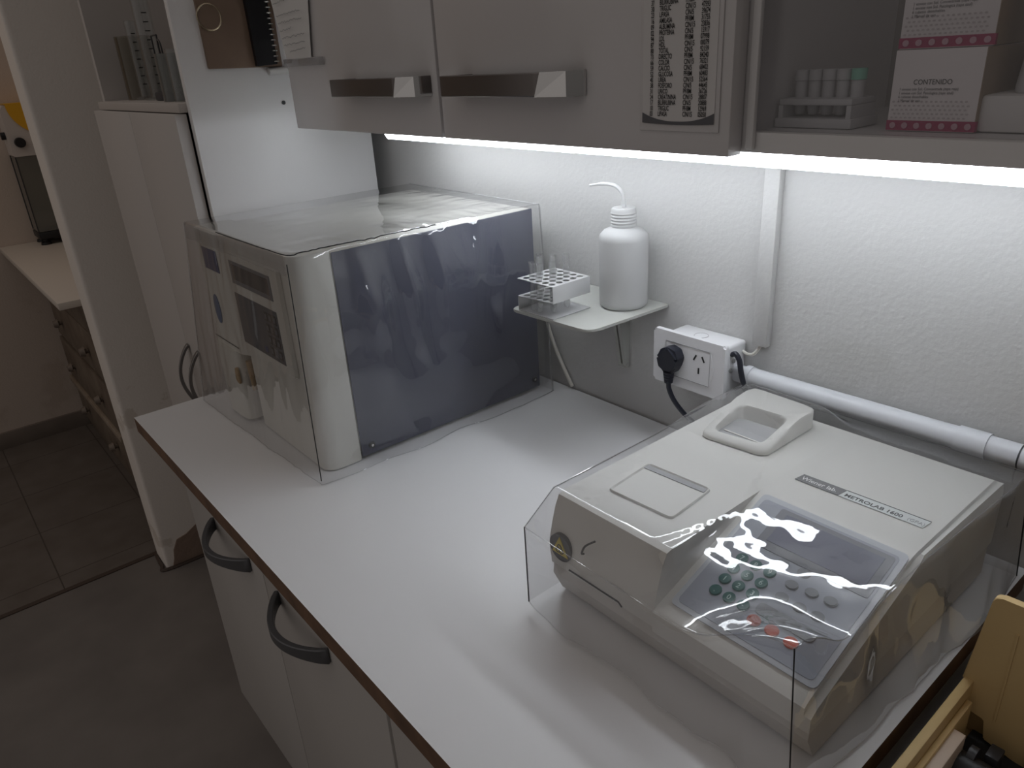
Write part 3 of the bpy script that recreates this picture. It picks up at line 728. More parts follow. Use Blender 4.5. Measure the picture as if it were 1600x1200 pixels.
# biohazard style warning disc and front drawer line
bm = B(); cyl(bm, (.853, -.3905, .070), (.853, -.3955, .070), .0155, seg=32); wd = obj('warning_disc', bm, M['dark'], a2, 'black disc with a yellow warning triangle')
bm = B(); n0 = 0
tri = [(.853, .0838), (.8415, .0625), (.8645, .0625)]; prism(bm, tri, 'y', -.3955, -.3962); wt = obj('warning_triangle', bm, M['yellowlab'], wd)
bm = B()
for a in (90, 210, 330):
    c = V((.853+.0030*math.cos(math.radians(a)), -.3966, .0690+.0030*math.sin(math.radians(a))))
    tube(bm, [c+V((math.cos(q)*.0027, 0, math.sin(q)*.0027)) for q in [2*PI*i/14 for i in range(14)]], .0005, 5, closed=True)
obj('warning_sign', bm, M['ink'], wt)
bm = B(); tube(bm, [(.862, -.3925, .046), (.93, -.3925, .046), (.934, -.392, .042)], .0009, 6); obj('front_seam', bm, M['dark'], up)
bm = B(); tube(bm, smoothpath([(.886, -.3945, .080), (.888, -.399, .084), (.896, -.402, .098), (.902, -.394, .103)]), .0011, 6); obj('hook_reflection', bm, M['black'], up)  # black hook-shaped reflection on the front, modelled as a tube

# ------------------------------------------------------------------ clear plastic covers
def grid_cover(top, hem, zf, wr, n, m, bulge):
    """top: 4 corner points FL FR BR BL; hem likewise; zf(x,y,z) lifts the top over what is below; wr = wrinkle function on a point"""
    bm = B()
    FL, FR, BR, BL = [V(p) for p in top]; h = [V(p) for p in hem]
    def tp(u, v):
        p = (FL*(1-u)+FR*u)*(1-v) + (BL*(1-u)+BR*u)*v
        p.z = zf(p.x, p.y, p.z, u, v); return p
    G = [[None]*(n+1) for _ in range(n+1)]
    for j in range(n+1):
        for i in range(n+1):
            p = tp(i/n, j/n); G[j][i] = bm.verts.new(p + wr(p, 'top', i/n, j/n))
    for j in range(n):
        for i in range(n): bm.faces.new((G[j][i], G[j][i+1], G[j+1][i+1], G[j+1][i]))
    def side(edge, a, b, key):
        rows = [edge]
        for r in range(1, m+1):
            t = r/m; row = []
            for k, ev in enumerate(edge):
                u = k/(len(edge)-1); hp = h[a]*(1-u)+h[b]*u; p0 = ev.co
                p = p0*(1-t) + hp*t
                row.append([p, u, t])
            rows.append(row)
        return rows
    edges = {'front': (G[0], 0, 1), 'right': ([G[j][n] for j in range(n+1)], 1, 2), 'back': ([G[n][n-i] for i in range(n+1)], 2, 3), 'left': ([G[n-j][0] for j in range(n+1)], 3, 0)}
    cols = {}
    allrows = {}
    for key, (edge, a, b) in edges.items():
        rows = [edge]
        for r in range(1, m+1):
            row = []
            for k, ev in enumerate(edge):
                u = k/(len(edge)-1); t = r/m
                cid = (a if k == 0 else b if k == n else None, r)
                if cid[0] is not None and cid in cols: row.append(cols[cid]); continue
                hp = h[a]*(1-u)+h[b]*u; p = ev.co*(1-t)+hp*t
                w = wr(p, key, u, t)
                vtx = bm.verts.new(p + w)
                if vtx.co.z < .0012: vtx.co.z = .0012
                if cid[0] is not None: cols[cid] = vtx
                row.append(vtx)
            rows.append(row)
        for r in range(m):
            for k in range(n): bm.faces.new((rows[r][k], rows[r+1][k], rows[r+1][k+1], rows[r][k+1]))
        allrows[key] = rows
    return bm, G, allrows
def ns(p, f, s=0): return noise.noise(V((p[0]*f[0]+s, p[1]*f[1]+s*1.7, p[2]*f[2]-s)))
def ridge(x): return 1-abs(x)*2

NOR = {'top': V((0, 0, 1)), 'front': V((0, -1, 0)), 'right': V((1, 0, 0)), 'back': V((0, 1, 0)), 'left': V((-1, 0, 0))}
def wr1(p, k, u, t):
    e = min(1, 6*u, 6*(1-u)) 
    if k == 'top':
        e2 = min(1, 6*t, 6*(1-t), 6*u, 6*(1-u))
        d = .0016*ns(p, (7, 13, 5), 3) + .0005*ns(p, (40, 30, 9), 8)
        edge = .0035*ridge(ns(p, (45, 9, 3), 5))*max(0, 1-5*(1-t)) + .003*ridge(ns(p, (16, 60, 3), 9))*max(0, 1-5*(1-u))
        return NOR[k]*(d*e2 + abs(edge)*.7*min(1, 8*(1-t))*min(1, 8*u) + .002*e2)
    if k == 'right':
        d = .0115*ridge(ns(p, (3, 19, 5), 2))*math.exp(-((t-.28)/.33)**2) + .0095*ns(p, (3, 9, 11), 6) + .0030*ridge(ns(p, (3, 9, 18), 4))*t
        d += .012*max(0, t-.86)/.14*(.4+.6*ns(p, (2, 14, 2), 1))
        return NOR[k]*max(d*e + .002, -.0065)
    if k == 'front':
        d = .003*ns(p, (16, 3, 5), 2) + .0018*ridge(ns(p, (38, 3, 7), 6))
        return NOR[k]*max(d*e + .0015, .0004)
    return NOR[k]*(.003*ns(p, (12, 12, 6), 4)*e)
def zf1(x, y, z, u, v): return z
T1 = [(.070, -.462, .321), (.4360, -.456, .3200), (.4350, -.036, .3170), (.062, -.036, .318)]
H1 = [(.024, -.486, .002), (.447, -.468, .002), (.450, -.036, .002), (.030, -.030, .002)]
c1 = thing('dust_cover', 'clear plastic dust cover over the tall cream analyser', 'dust cover', (.24, -.24, 0))
bm, G1, R1 = grid_cover(T1, H1, zf1, wr1, 84, 56, 0)
pts_seam = {'fr': [r[-1].co.copy() for r in R1['front']], 'fl': [r[0].co.copy() for r in R1['front']], 'br': [r[-1].co.copy() for r in R1['right']],
            'tr': [v.co.copy() for v in R1['right'][0]], 'tf': [v.co.copy() for v in R1['front'][0]], 'hr': [v.co.copy() for v in R1['right'][-1]], 'hf': [v.co.copy() for v in R1['front'][-1]], 'tb': [v.co.copy() for v in R1['back'][0]]}
obj('sheet', bm, M['vinyl'], c1, ang=180)
bm = B()
tube(bm, pts_seam['fr'][2:-1], .0007, 5); obj('seam', bm, M['thread'], c1)
bm = B(); tube(bm, pts_seam['tr'][:46], .0008, 5); obj('seam', bm, M['thread'], c1)
bm = B(); tube(bm, pts_seam['tf'][30:], .0007, 5); obj('seam', bm, M['thread'], c1)
bm = B()
tube(bm, pts_seam['br'], .0012, 6); tube(bm, pts_seam['fl'], .0012, 6); tube(bm, pts_seam['hf'], .0006, 5); tube(bm, pts_seam['hr'], .0006, 5); tube(bm, pts_seam['tb'], .0008, 5); tube(bm, pts_seam['tr'][46:], .0008, 5)
obj('welded_edge', bm, M['vinyl'], c1)
# folded frosted band along the front top edge
bm = B(); n = 60; rr = []
for i in range(n+1):
    u = i/n; x = .073 + (.434-.073)*u; y = -.4645 + .0055*u
    rr.append([bm.verts.new((x, y-.0015-.0012*noise.noise(V((x*40, j*.5, 3))), .3215-.026*j/4+.002*noise.noise(V((x*30, 7, 1)))*(j == 4))) for j in range(5)])
for a, b in zip(rr, rr[1:]):
    for j in range(4): bm.faces.new((a[j], a[j+1], b[j+1], b[j]))
obj('folded_band', bm, M['vinylhem'], c1, ang=180)

def deck(x, y):
    z = .1215 if (x < .98 or y > -.235) else .1215 + (y+.235)*.354
    return z
def zf2(x, y, z, u, v):
    lid_ = .146 if (.846 < x < .940 and -.176 < y < -.066) else 0
    return z
def lidbump(x, y):
    def ss(a, b, t): t = max(0, min(1, (t-a)/(b-a))); return t*t*(3-2*t)
    return .0205*ss(.812, .850, x)*(1-ss(.940, .990, x))*ss(-.225, -.118, y)*(1-ss(-.070, -.040, y))
def ss(a, b, q):
    q = max(0, min(1, (q-a)/(b-a))); return q*q*(3-2*q)
def wr2(p, k, u, t):
    e = min(1, 7*u, 7*(1-u))
    if k == 'top':
        e2 = min(1, 9*t, 9*(1-t), 9*u, 9*(1-u))
        x, y = p.x, p.y
        zb = .1245 + (.1255-.1245)*u
        zf = .095 + .047*ss(1.02, 1.122, x)                       # the hem line of the front fold rises to the stitched corner
        free = ss(.955, 1.0, x)
        yd = -.379*(1-free) + (-.240)*free                        # where the sheet leaves the deck
        q = max(0, min(1, (yd-y)/(yd+.4225)))
        zl = zb*(1-q) + zf*q
        dr_ = .0205 + .006*ss(1.0, 1.1, x)
        zs = zb - dr_*q + (zf - zb + dr_)*ss(.58, 1.0, q)          # slack sheet: hangs forward, then climbs to the fold
        z = zl*(1-free) + zs*free
        f2 = free*min(1, 5*q)*min(1, 5*(1-q))
        d = .0009*ns(p, (14, 14, 2), 3)*e2 + f2*(.0044*ns(p, (12, 16, 2), 12) + .0016*ns(p, (32, 24, 2), 4) + .0005*ns(p, (64, 64, 2), 9))
        z += lidbump(x, y) + d
        if x > .836 and y > -.378: z = max(z, deck(x, y) + .0018)
        return V((0, 0, z-p.z))
    if k == 'front':
        d = .0070*ns(p, (11, 3, 9), 2) + .0065*ridge(ns(p, (19, 3, 6), 6))*.8 + .012*max(0, t-.6)*ns(p, (9, 2, 3), 5)
        return NOR[k]*max(d*e, -.004)
    if k == 'right':
        d = .004*ns(p, (3, 11, 9), 7) + .003*ridge(ns(p, (3, 20, 14), 3)) + .02*max(0, t-.5)*(.35+ns(p, (2, 8, 2), 2))
        return NOR[k]*max(d*e, -.001)
    return NOR[k]*(.003*ns(p, (12, 12, 6), 4)*e)
T2 = [(.8285, -.421, .096), (1.1245, -.424, .142), (1.146, -.033, .1255), (.827, -.034, .1245)]
H2 = [(.836, -.427, .010), (1.138, -.431, .004), (1.155, -.028, .004), (.824, -.030, .004)]
c2 = thing('dust_cover', 'clear wrinkled plastic dust cover with bright reflections over the low photometer', 'dust cover', (.98, -.22, 0))
bm, G2, R2 = grid_cover(T2, H2, lambda x, y, z, u, v: z, wr2, 110, 44, 0)
s2 = {'fl': [r[0].co.copy() for r in R2['front']], 'fr': [r[-1].co.copy() for r in R2['front']], 'br': [r[-1].co.copy() for r in R2['right']],
      'tf': [v.co.copy() for v in R2['front'][0]], 'tr': [v.co.copy() for v in R2['right'][0]], 'hf': [v.co.copy() for v in R2['front'][-1]], 'hr': [v.co.copy() for v in R2['right'][-1]], 'tl': [v.co.copy() for v in R2['left'][0]], 'tb': [v.co.copy() for v in R2['back'][0]]}
obj('sheet', bm, M['vinyl2'], c2, ang=180)
for kx in ('fl', 'fr', 'br'):
    bm = B(); tube(bm, s2[kx], .0006, 5); obj('seam', bm, M['thread'], c2)
bm = B()
for kx in ('tf', 'tr', 'hf', 'hr', 'tl', 'tb'): tube(bm, s2[kx], .0006, 5)
obj('welded_edge', bm, M['vinyl'], c2)

# ------------------------------------------------------------------ little wall shelf with rack and wash bottle
SZ = .193
sh = thing('wall_shelf', 'small cloudy acrylic shelf on a bracket on the back wall', 'shelf', (.585, -.08, SZ-.004))
bm = B(); prism(bm, rpoly([(.506, -.162), (.662, -.157), (.668, -.001), (.492, -.001)], [.012, .022, .004, .002]), 'z', SZ-.004, SZ); bmesh.ops.bevel(bm, geom=bm.edges[:], offset=.0006, segments=1, affect='EDGES'); obj('plate', bm, M['acrylic'], sh)
bm = B(); prism(bm, [(-.001, SZ-.004), (-.001, .078), (-.006, .076), (-.010, .080), (-.030, SZ-.004)], 'x', .579, .5845); prism(bm, [(-.001, SZ-.004), (-.001, .078), (-.006, .076), (-.010, .080), (-.030, SZ-.004)], 'x', .588, .5935)
cyl(bm, (.578, -.006, .079), (.5945, -.006, .079), .004, seg=12); obj('bracket', bm, M['acrylic'], sh)
bm = B(); box(bm, .585, .61, -.004, -.0008, SZ, SZ+.035, .0008); obj('back_stop', bm, M['acrylic'], sh)
# folded metal rack
rk = thing('test_tube_rack', 'folded aluminium test tube rack on the small wall shelf', 'rack', (.555, -.12, SZ))
RX0, RX1, RY0, RY1 = .520, .594, -.158, -.086
ZB, ZM, ZT = SZ+.0006, SZ+.0215, SZ+.0475
HX = [RX0+.0095+i*.0135 for i in range(5)]; HY = [RY0+.009+i*.0135 for i in range(5)]
def holed_plate(bm, x0, x1, y0, y1, zfun, th):
    """sheet with a 5 x 5 pattern of round holes"""
    xe = [x0] + [(HX[i]+HX[i+1])/2 for i in range(4)] + [x1]; ye = [y0] + [(HY[i]+HY[i+1])/2 for i in range(4)] + [y1]
    R = .0052
    for side in (0, 1):
        for i in range(5):
            for j in range(5):
                cx, cy = HX[i], HY[j]; out = []; inn = []
                for q in range(16):
                    a = 2*PI*q/16+PI/16*0; dx, dy = math.cos(a), math.sin(a)
                    tx = ((xe[i+1]-cx) if dx > 0 else (xe[i]-cx))/dx if abs(dx) > 1e-6 else 9
                    ty = ((ye[j+1]-cy) if dy > 0 else (ye[j]-cy))/dy if abs(dy) > 1e-6 else 9
                    tt = min(tx, ty)
                    # push the diagonal samples right into the corners
                    ox_, oy_ = cx+dx*tt, cy+dy*tt
                    if q % 4 == 2: ox_ = xe[i+1] if dx > 0 else xe[i]; oy_ = ye[j+1] if dy > 0 else ye[j]
                    zz = 0 if side == 0 else -th
                    out.append(bm.verts.new((ox_, oy_, zfun(ox_)+zz))); ix_, iy_ = cx+dx*R, cy+dy*R; inn.append(bm.verts.new((ix_, iy_, zfun(ix_)+zz)))
                bridge(bm, out, inn)
bm = B()
def ztop(x): return ZT - .000*(x-RX0)
def zmid(x): return ZM + .0030*(x-RX0)/(RX1-RX0)
holed_plate(bm, RX0, RX1, RY0, RY1, ztop, .0010); holed_plate(bm, RX0, RX1, RY0, RY1, zmid, .0010)
bmesh.ops.remove_doubles(bm, verts=bm.verts[:], dist=.00003)
box(bm, RX0, RX1, RY0, RY1, ZB, ZB+.0010)
box(bm, RX1-.0008, RX1+.0004, RY0, RY1, zmid(RX1)-.001, ZT, .0003)
box(bm, RX0-.0004, RX0+.0008, RY0, RY1, ZB, ZM+.0002, .0003)
obj('rack', bm, M['metalrack'], rk, ang=30, recalc=True)
GT = 'glass test tubes in the aluminium rack'
tl = [(0, 2, .0), (1, 1, .0), (1, 3, -.002), (2, 2, .002), (2, 0, -.004), (3, 1, -.002), (3, 3, .004), (1, 0, -.004)]
lab = ['leftmost tube, against the slate panel', 'tube second in from the left, front side', 'tube at the back left behind the others', 'tube in the centre of the bunch', 'front tube near the rack edge', 'tube right of centre near the folded lip', 'tallest-looking tube at the back right', 'frontmost tube on the left of the rack']
for (i, j, dz), la in zip(tl, lab):
    t = thing('test_tube', 'clear glass ' + la, 'test tube', (HX[i], HY[j], ZB+.001), GT)
    r = .0046; z = ZB+.0012
    prof = [(0, z), (.002, z+.0005), (.0038, z+.002), (r, z+.005), (r, z+.0735+dz), (r+.0006, z+.0745+dz), (r+.0005, z+.075+dz), (r-.0002, z+.0748+dz)]
    bm = B(); lathe(bm, HX[i], HY[j], prof, 18); obj('tube', bm, M['tubeglass'], t, ang=50)
# wash bottle
wb = thing('wash_bottle', 'translucent white wash bottle with bent spout on the small wall shelf', 'bottle', (.620, -.045, SZ))
bx, by = .620, -.0445; z = SZ+.0006
bm = B(); lathe(bm, bx, by, [(0, z), (.030, z), (.0338, z+.003), (.0345, z+.008), (.0345, z+.096), (.0335, z+.102), (.028, z+.108), (.019, z+.112), (.0155, z+.114), (.0155, z+.118), (0, z+.118)], 40); obj('bottle', bm, M['milky'], wb, ang=60)
bm = B()
prof = [(.0175, z+.114)]
for q in range(5): prof += [(.0178, z+.1155+q*.0042), (.0168, z+.1175+q*.0042)]
prof += [(.017, z+.137), (.0155, z+.139), (0, z+.139)]
lathe(bm, bx, by, prof, 36); obj('cap', bm, M['milky'], wb, ang=50)
bm = B(); tube(bm, smoothpath([(bx, by, z+.138), (bx, by, z+.150), (bx-.003, by-.001, z+.160), (bx-.014, by-.004, z+.168), (bx-.032, by-.008, z+.169), (bx-.052, by-.012, z+.166)], 6), [.0030]*14+[.0028]*6+[.0024]*6+[.0018]*5, 12); obj('spout', bm, M['milky'], wb)
# ivory cable behind the shelf
bm = B(); tube(bm, smoothpath([(.400, -.008, .150), (.412, -.007, .105), (.432, -.007, .062), (.452, -.007, .03), (.470, -.008, .006)]), .0032, 8)
o = obj('wall_cable', bm, M['whitecable']); tag(o, 'ivory cable running down the wall beneath the small shelf', 'cable')

# ------------------------------------------------------------------ socket, trunking, conduit
so = thing('wall_socket', 'white double wall socket box with one free outlet on the back wall', 'socket', (.75, -.03, .10))
bm = B(); box(bm, .700, .7985, -.052, -.001, .107, .1715, .004, 3); bxo = obj('box', bm, M['plate'], so, ang=40)
bm = B(); prism(bm, rpoly([(.690, .103), (.806, .1035), (.806, .1795), (.690, .1795)], .004), 'y', -.052, -.0595); bmesh.ops.bevel(bm, geom=[e for e in bm.edges if all(v.co.y < -.059 for v in e.verts)], offset=.0025, segments=3, affect='EDGES'); pl = obj('face_plate', bm, M['plate'], so, ang=40)
stad = [(.748+s*.036+ .018*math.cos(a)*s*0, 0) for s in ()]
def stadium(x0, x1, z0, z1, bulge, n=9):
    p = []
    for i in range(n): t = i/(n-1); p.append((x1+bulge*math.sin(t*PI), z0+(z1-z0)*t))
    for i in range(n): t = i/(n-1); p.append((x0-bulge*math.sin(t*PI), z1-(z1-z0)*t))
    return p
bm = B(); prism(bm, stadium(.712, .784, .118, .166, .006), 'y', -.0585, -.0602); ins = obj('insert', bm, M['plate'], so, ang=40)
bm = B()
for zz in (.1178, .1662): box(bm, .712, .784, -.0606, -.0600, zz-.0004, zz+.0004)
for xx in (.7118, .7842): box(bm, xx-.0003, xx+.0003, -.0605, -.0600, .118, .166)
obj('insert_line', bm, M['inkgrey'], ins)
bm = B()
for (x, z, a) in ((.7605, .1535, -28), (.7735, .1535, 28), (.767, .1360, 0)):
    n0 = len(bm.verts); box(bm, -.0011, .0011, -.0608, -.0600, -.0042, .0042); bm.verts.ensure_lookup_table()
    xform(bm, bm.verts[n0:], Matrix.Translation((x, 0, z)) @ Matrix.Rotation(math.radians(-a), 4, 'Y'))
obj('pin_slot', bm, M['black'], ins)
bm = B(); cyl(bm, (.7455, -.028, .1714), (.7455, -.028, .1718), .0095, seg=28); obj('knockout', bm, M['plate'], bxo)
bm = B(); tube(bm, [(.7455+.0095*math.cos(a), -.028+.0095*math.sin(a), .1717) for a in [2*PI*i/28 for i in range(28)]], .0004, 5, closed=True); obj('knockout_ring', bm, M['inkgrey'], bxo)
for (y, z) in ((-.030, .150), (-.036, .138)):
    bm = B(); cyl(bm, (.7985, y, z), (.8005, y, z), .003, seg=12); obj('screw', bm, M['wire'], bxo)
pg = thing('power_plug', 'dark angled power plug with its cable in the left outlet of the socket', 'plug', (.727, -.075, .12))
bm = B()
pol = rpoly([(.7105, .1475), (.7145, .1585), (.7265, .1635), (.7385, .160), (.7435, .149), (.7405, .138), (.7345, .1265), (.7185, .1265), (.7135, .136)], .002, 2)
prism(bm, pol, 'y', -.0605, -.0785); bmesh.ops.bevel(bm, geom=[e for e in bm.edges if all(v.co.y < -.078 for v in e.verts)], offset=.004, segments=2, affect='EDGES')
obj('body', bm, M['navyplug'], pg, ang=40)
bm = B()
for q in range(4): cyl(bm, (.7265, -.071, .1275-q*.0042), (.7265, -.071, .1242-q*.0042), .0078-.0005*q, .0074-.0005*q, seg=14)
cyl(bm, (.7265, -.071, .128), (.7265, -.071, .111), .0058, seg=12)
obj('strain_relief', bm, M['navyplug'], pg)
bm = B(); tube(bm, smoothpath([(.7265, -.071, .113), (.7275, -.070, .100), (.735, -.066, .082), (.750, -.058, .062), (.772, -.048, .045), (.798, -.030, .03), (.812, -.022, .014), (.818, -.020, .004)]), .0034, 10); obj('cable', bm, M['navyplug'], pg)
bm = B(); tube(bm, smoothpath([(.7990, -.034, .160), (.806, -.036, .163), (.812, -.036, .155), (.8155, -.036, .140), (.820, -.034, .122), (.826, -.032, .105), (.830, -.024, .06), (.834, -.018, .004)]), .0036, 10)
o = obj('power_cable', bm, M['navyplug']); tag(o, 'black cable leaving the right side of the socket box', 'cable')
bm = B(); tube(bm, smoothpath([(.7988, -.010, .158), (.806, -.009, .155), (.815, -.008, .158), (.8235, -.007, .172)]), .0022, 8)
o = obj('white_cable', bm, M['whitecable']); tag(o, 'short white cable between socket box and vertical trunking', 'cable')
bm = B(); box(bm, .8125, .8330, -.012, -.0005, .171, .445, .0012); o = obj('cable_trunking', bm, M['plaster']); tag(o, 'white vertical cable trunking on the back wall above the socket', 'trunking')
bm = B(); box(bm, .7850, .7975, -.008, -.0005, .004, .105, .001); o = obj('cable_trunking', bm, M['plaster']); tag(o, 'short white trunking on the wall below the socket', 'trunking')
cd = thing('conduit_pipe', 'grey plastic conduit pipe along the wall from socket to the right', 'pipe', (1.1, -.02, .12))
bm = B(); cyl(bm, (.820, -.020, .1305), (1.40, -.020, .1370), .0125, seg=24); obj('pipe', bm, M['pvc'], cd)
bm = B(); cyl(bm, (.7988, -.020, .130), (.822, -.020, .1305), .0115, seg=24); cyl(bm, (.814, -.020, .1304), (.8225, -.020, .1305), .0138, seg=24); obj('connector', bm, M['pvc'], cd)
bm = B(); cyl(bm, (1.072, -.020, .1333), (1.102, -.020, .1337), .0142, seg=24); obj('coupling', bm, M['pvc'], cd)
bm = B(); cyl(bm, (1.131, -.020, .134), (1.1325, -.020, .134), .0129, seg=24); obj('joint_line', bm, M['dark'], cd)
# ------------------------------------------------------------------ printer at the lower right
dt = thing('side_table', 'dark brown low table holding the beige printer right of the worktop', 'table', (1.45, -.3, FLOOR))
bm = B(); box(bm, 1.166, 1.75, -.66, -.004, -.085, -.06, .002); obj('table_top', bm, M['darktable'], dt)
for (x, y) in ((1.19, -.63), (1.72, -.63), (1.19, -.04), (1.72, -.04)):
    bm = B(); box(bm, x-.02, x+.02, y-.02, y+.02, FLOOR, -.085); obj('leg', bm, M['darktable'], dt)
pr = thing('printer', 'old yellowed beige printer with its lid raised at the lower right corner', 'printer', (1.35, -.33, -.06))
bm = B()
box(bm, 1.1785, 1.62, -.60, -.10, -.0598, -.045, .003)
box(bm, 1.1785, 1.1865, -.60, -.215, -.045, .020, .0015)
box(bm, 1.1865, 1.1915, -.60, -.235, -.045, .006, .0012)
box(bm, 1.60, 1.62, -.60, -.215, -.045, .02, .002)
box(bm, 1.1785, 1.62, -.215, -.10, -.045, -.002, .003)
obj('case', bm, M['beige'], pr)
bm = B(); box(bm, 1.1918, 1.599, -.595, -.216, -.0445, -.040); obj('inner_floor', bm, M['cavity'], pr)
bm = B(); prism(bm, rpoly([(1.1775, .018), (1.1845, .020), (1.1875, -.012), (1.200, -.014), (1.203, -.034), (1.228, -.040), (1.60, -.040), (1.60, .122), (1.186, .111)], [.001, .001, .001, .001, .001, .003, .004, .006, .006]), 'y', -.2265, -.2195)
bmesh.ops.bevel(bm, geom=bm.edges[:], offset=.0008, segments=1, affect='EDGES'); ld = obj('lid', bm, M['beige'], pr)
bm = B(); box(bm, 1.2355, 1.60, -.2290, -.2266, -.038, .10, .0008); obj('lid_panel', bm, M['beigedark'], ld)
bm = B(); box(bm, 1.207, 1.2085, -.2276, -.2266, -.01, .085); obj('lid_rib', bm, M['beige'], ld)
bm = B(); box(bm, 1.1905, 1.2005, -.325, -.270, -.030, .002, .001); box(bm, 1.1905, 1.199, -.40, -.335, -.034, -.004, .001); obj('side_block', bm, M['pinkbeige'], pr)
bm = B(); cyl(bm, (1.195, -.345, -.012), (1.60, -.345, -.012), .0026, seg=12); obj('guide_rod', bm, M['pinkbeige'], pr)
bm = B(); cyl(bm, (1.20, -.278, -.026), (1.60, -.278, -.026), .014, seg=24); obj('roller', bm, M['black'], pr)
bm = B(); cyl(bm, (1.20, -.42, -.024), (1.60, -.42, -.024), .017, seg=24); obj('platen', bm, M['black'], pr)
bm = B(); box(bm, 1.214, 1.224, -.262, -.246, -.034, -.014, .001); cyl(bm, (1.205, -.27, -.016), (1.211, -.27, -.016), .009, seg=18); obj('gear', bm, M['dark'], pr)

# ------------------------------------------------------------------ the other room: worktop, drawers, glass tank
WZ = -.06
bm = B(); box(bm, -2.328, -1.178, -.518, -.004, WZ-.022, WZ, .002); o = obj('worktop', bm, M['worktop2']); tag(o, 'cream worktop in the far room beyond the doorway', 'countertop')
dr = thing('drawer_chest', 'worn grey-brown drawer chest under the cream worktop in the far room', 'chest of drawers', (-1.88, -.2, FLOOR))
Rz = Matrix.Rotation(math.radians(-1.5), 4, 'Z')
bm = B(); box(bm, -2.314, -1.44, -.398, -.02, FLOOR+.0, WZ-.023, .003); obj('body', bm, M['oldwood'], dr)
bm = B(); box(bm, -1.462, -1.438, -.413, -.395, FLOOR, WZ-.03, .002); obj('stile', bm, M['palewood'], dr, 'pale worn edge strip')
zz = [WZ-.03, -.27, -.46, -.66, -.86]
for q in range(4):
    bm = B(); box(bm, -2.31, -1.464, -.413+.004*(q % 2), -.396, zz[q+1]+.008, zz[q]-.004, .004); d = obj('drawer', bm, M['oldwood'], dr)
    for x in (-2.13, -1.66):
        zc = (zz[q]+zz[q+1])/2
        bm = B(); cyl(bm, (x, -.41, zc), (x, -.425, zc), .008, .010, seg=14); cyl(bm, (x, -.424, zc), (x, -.440, zc), .019, .013, seg=18); obj('knob', bm, M['knob'], d, ang=50)
bm = B(); box(bm, -2.31, -1.464, -.424, -.408, -.672, -.645, .004); obj('rail', bm, M['palewood'], dr, 'pale worn rail')
tk = thing('water_still', 'glass-sided still with yellow top on the cream worktop in the far room', 'appliance', (-2.25, -.30, WZ))
TX0, TX1, TY0, TY1 = -2.327, -2.195, -.385, -.24
bm = B(); box(bm, TX0, TX1, TY0, TY1, WZ+.022, WZ+.052, .006); obj('base', bm, M['black'], tk)
for (x, y) in ((TX0+.02, TY0+.02), (TX1-.02, TY0+.02), (TX0+.02, TY1-.02), (TX1-.02, TY1-.02)):
    bm = B(); cyl(bm, (x, y, WZ), (x, y, WZ+.010), .020, .018, seg=16); cyl(bm, (x, y, WZ+.010), (x, y, WZ+.024), .009, seg=12); obj('foot', bm, M['black'], tk)
bm = B(); box(bm, TX0+.003, TX1-.003, TY0+.003, TY1-.003, WZ+.053, .283); obj('tank', bm, M['smoked'], tk)
bm = B()
for (x, y) in ((TX1-.003, TY0+.003), (TX0+.003, TY0+.003)): box(bm, x-.002, x+.002, y-.002, y+.002, WZ+.053, .283)
obj('corner_strip', bm, M['dark'], tk)
bm = B(); prism(bm, rpoly([(TY0, .284), (TY1, .284), (TY1, .47), (TY0+.012, .47), (TY0, .455)], .006), 'x', TX0, TX1); hd = obj('head', bm, M['locker'], tk)
bm = B(); cyl(bm, (TX1, -.352, .335), (TX1+.018, -.352, .335), .019, .018, seg=24); obj('dial', bm, M['black'], hd)
bm = B(); cyl(bm, (-2.26, TY0, .36), (-2.26, TY0-.015, .36), .014, seg=20); obj('dial', bm, M['black'], hd)
# curved yellow shield
bm = B(); pol = []
for i in range(13):
    a = PI*.5*i/12; pol.append((-.300-.070*math.cos(a) + 0, .475-.115*math.sin(a)))
pol = [(-.370, .475)] + [(-.365+.13*(1-math.cos(PI*.5*i/14)), .47-.118*math.sin(PI*.5*i/14)) for i in range(15)] + [(TY1+.002, .352), (TY1+.002, .476)]
prism(bm, pol, 'x', TX0+.004, TX1+.006); obj('shield', bm, M['yellow'], tk, 'translucent yellow curved shield', ang=40)

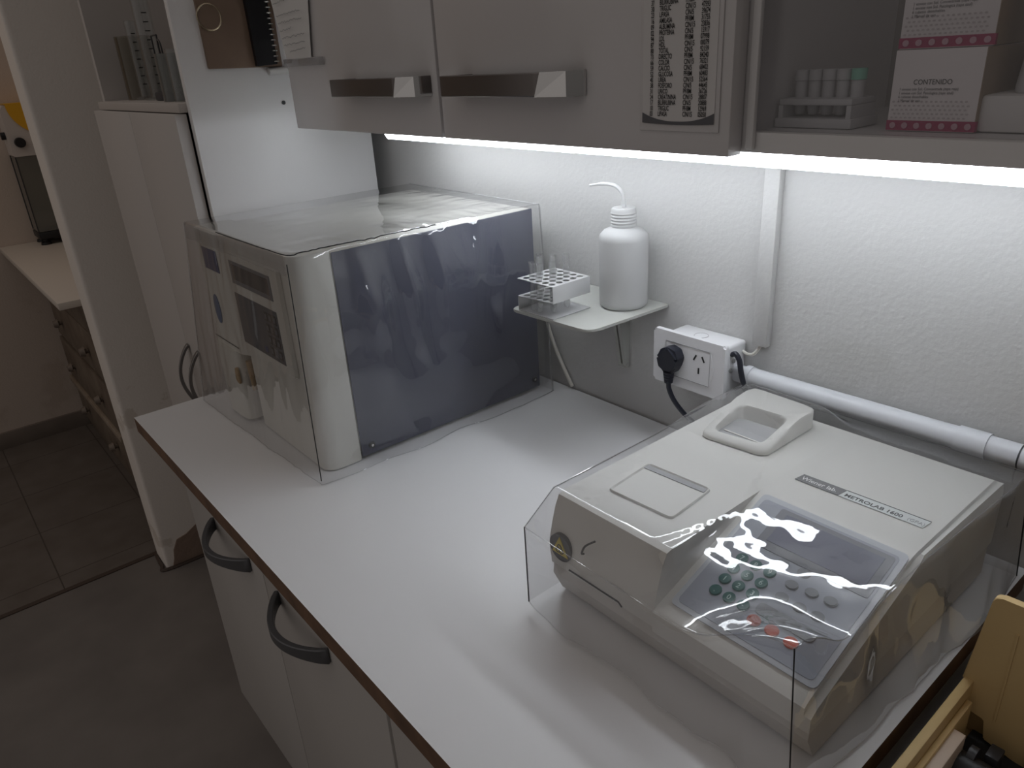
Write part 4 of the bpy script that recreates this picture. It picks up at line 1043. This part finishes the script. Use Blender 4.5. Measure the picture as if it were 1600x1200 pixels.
# ------------------------------------------------------------------ light
w = bpy.data.worlds.new('room_light'); sc.world = w; w.use_nodes = True
nt = w.node_tree; bg = nt.nodes['Background']; bg.inputs[0].default_value = (1.0, .92, .87, 1)
tc = nt.nodes.new('ShaderNodeTexCoord'); dp = nt.nodes.new('ShaderNodeVectorMath'); dp.operation = 'DOT_PRODUCT'; dp.inputs[1].default_value = (-.30, -.35, .88)
mr = nt.nodes.new('ShaderNodeMapRange'); mr.inputs[1].default_value = -.45; mr.inputs[2].default_value = 1.0; mr.inputs[3].default_value = .035; mr.inputs[4].default_value = .265
nt.links.new(tc.outputs['Generated'], dp.inputs[0]); nt.links.new(dp.outputs['Value'], mr.inputs[0]); nt.links.new(mr.outputs[0], bg.inputs[1])
la = bpy.data.lights.new('far_room_lamp', 'AREA'); la.energy = 1.1; la.color = (1.0, .74, .52); la.size = .4
lo = bpy.data.objects.new('far_room_lamp', la); COL.objects.link(lo); lo.location = (-1.75, -1.5, 1.45)
lo.rotation_euler = (V((-2.3, -.2, .4))-V(lo.location)).to_track_quat('-Z', 'Y').to_euler()

# ------------------------------------------------------------------ camera (from the vanishing points of the photograph)
R = ((0.6413156937115017, 0.7650737207712882, -0.05810665229371178), (0.27514726538997103, -0.3000109440592263, -0.9133933521726074), (-0.7162458820852139, 0.5697856046179729, -0.4029096687423932))
cam = bpy.data.cameras.new('camera'); co = bpy.data.objects.new('camera', cam); COL.objects.link(co)
rx, ry, rz = V(R[0]), -V(R[1]), -V(R[2])
co.matrix_world = Matrix(((rx.x, ry.x, rz.x, 1.32), (rx.y, ry.y, rz.y, -.816), (rx.z, ry.z, rz.z, .532), (0, 0, 0, 1)))
cam.sensor_fit = 'HORIZONTAL'; cam.sensor_width = 36; cam.lens = 1165.405/1600*36; cam.clip_start = .01
sc.camera = co

# lift everything so that the floor lies at z = 0
for o in list(COL.objects):
    if o.parent is None: o.location.z += LIFT

vs = sc.view_settings
vs.view_transform = 'Standard'; vs.look = 'None'; vs.gamma = 1; vs.use_curve_mapping = False; vs.exposure = .2
sc.cycles.use_denoising = True
sc.cycles.max_bounces = 10; sc.cycles.transparent_max_bounces = 24; sc.cycles.caustics_reflective = False; sc.cycles.caustics_refractive = False
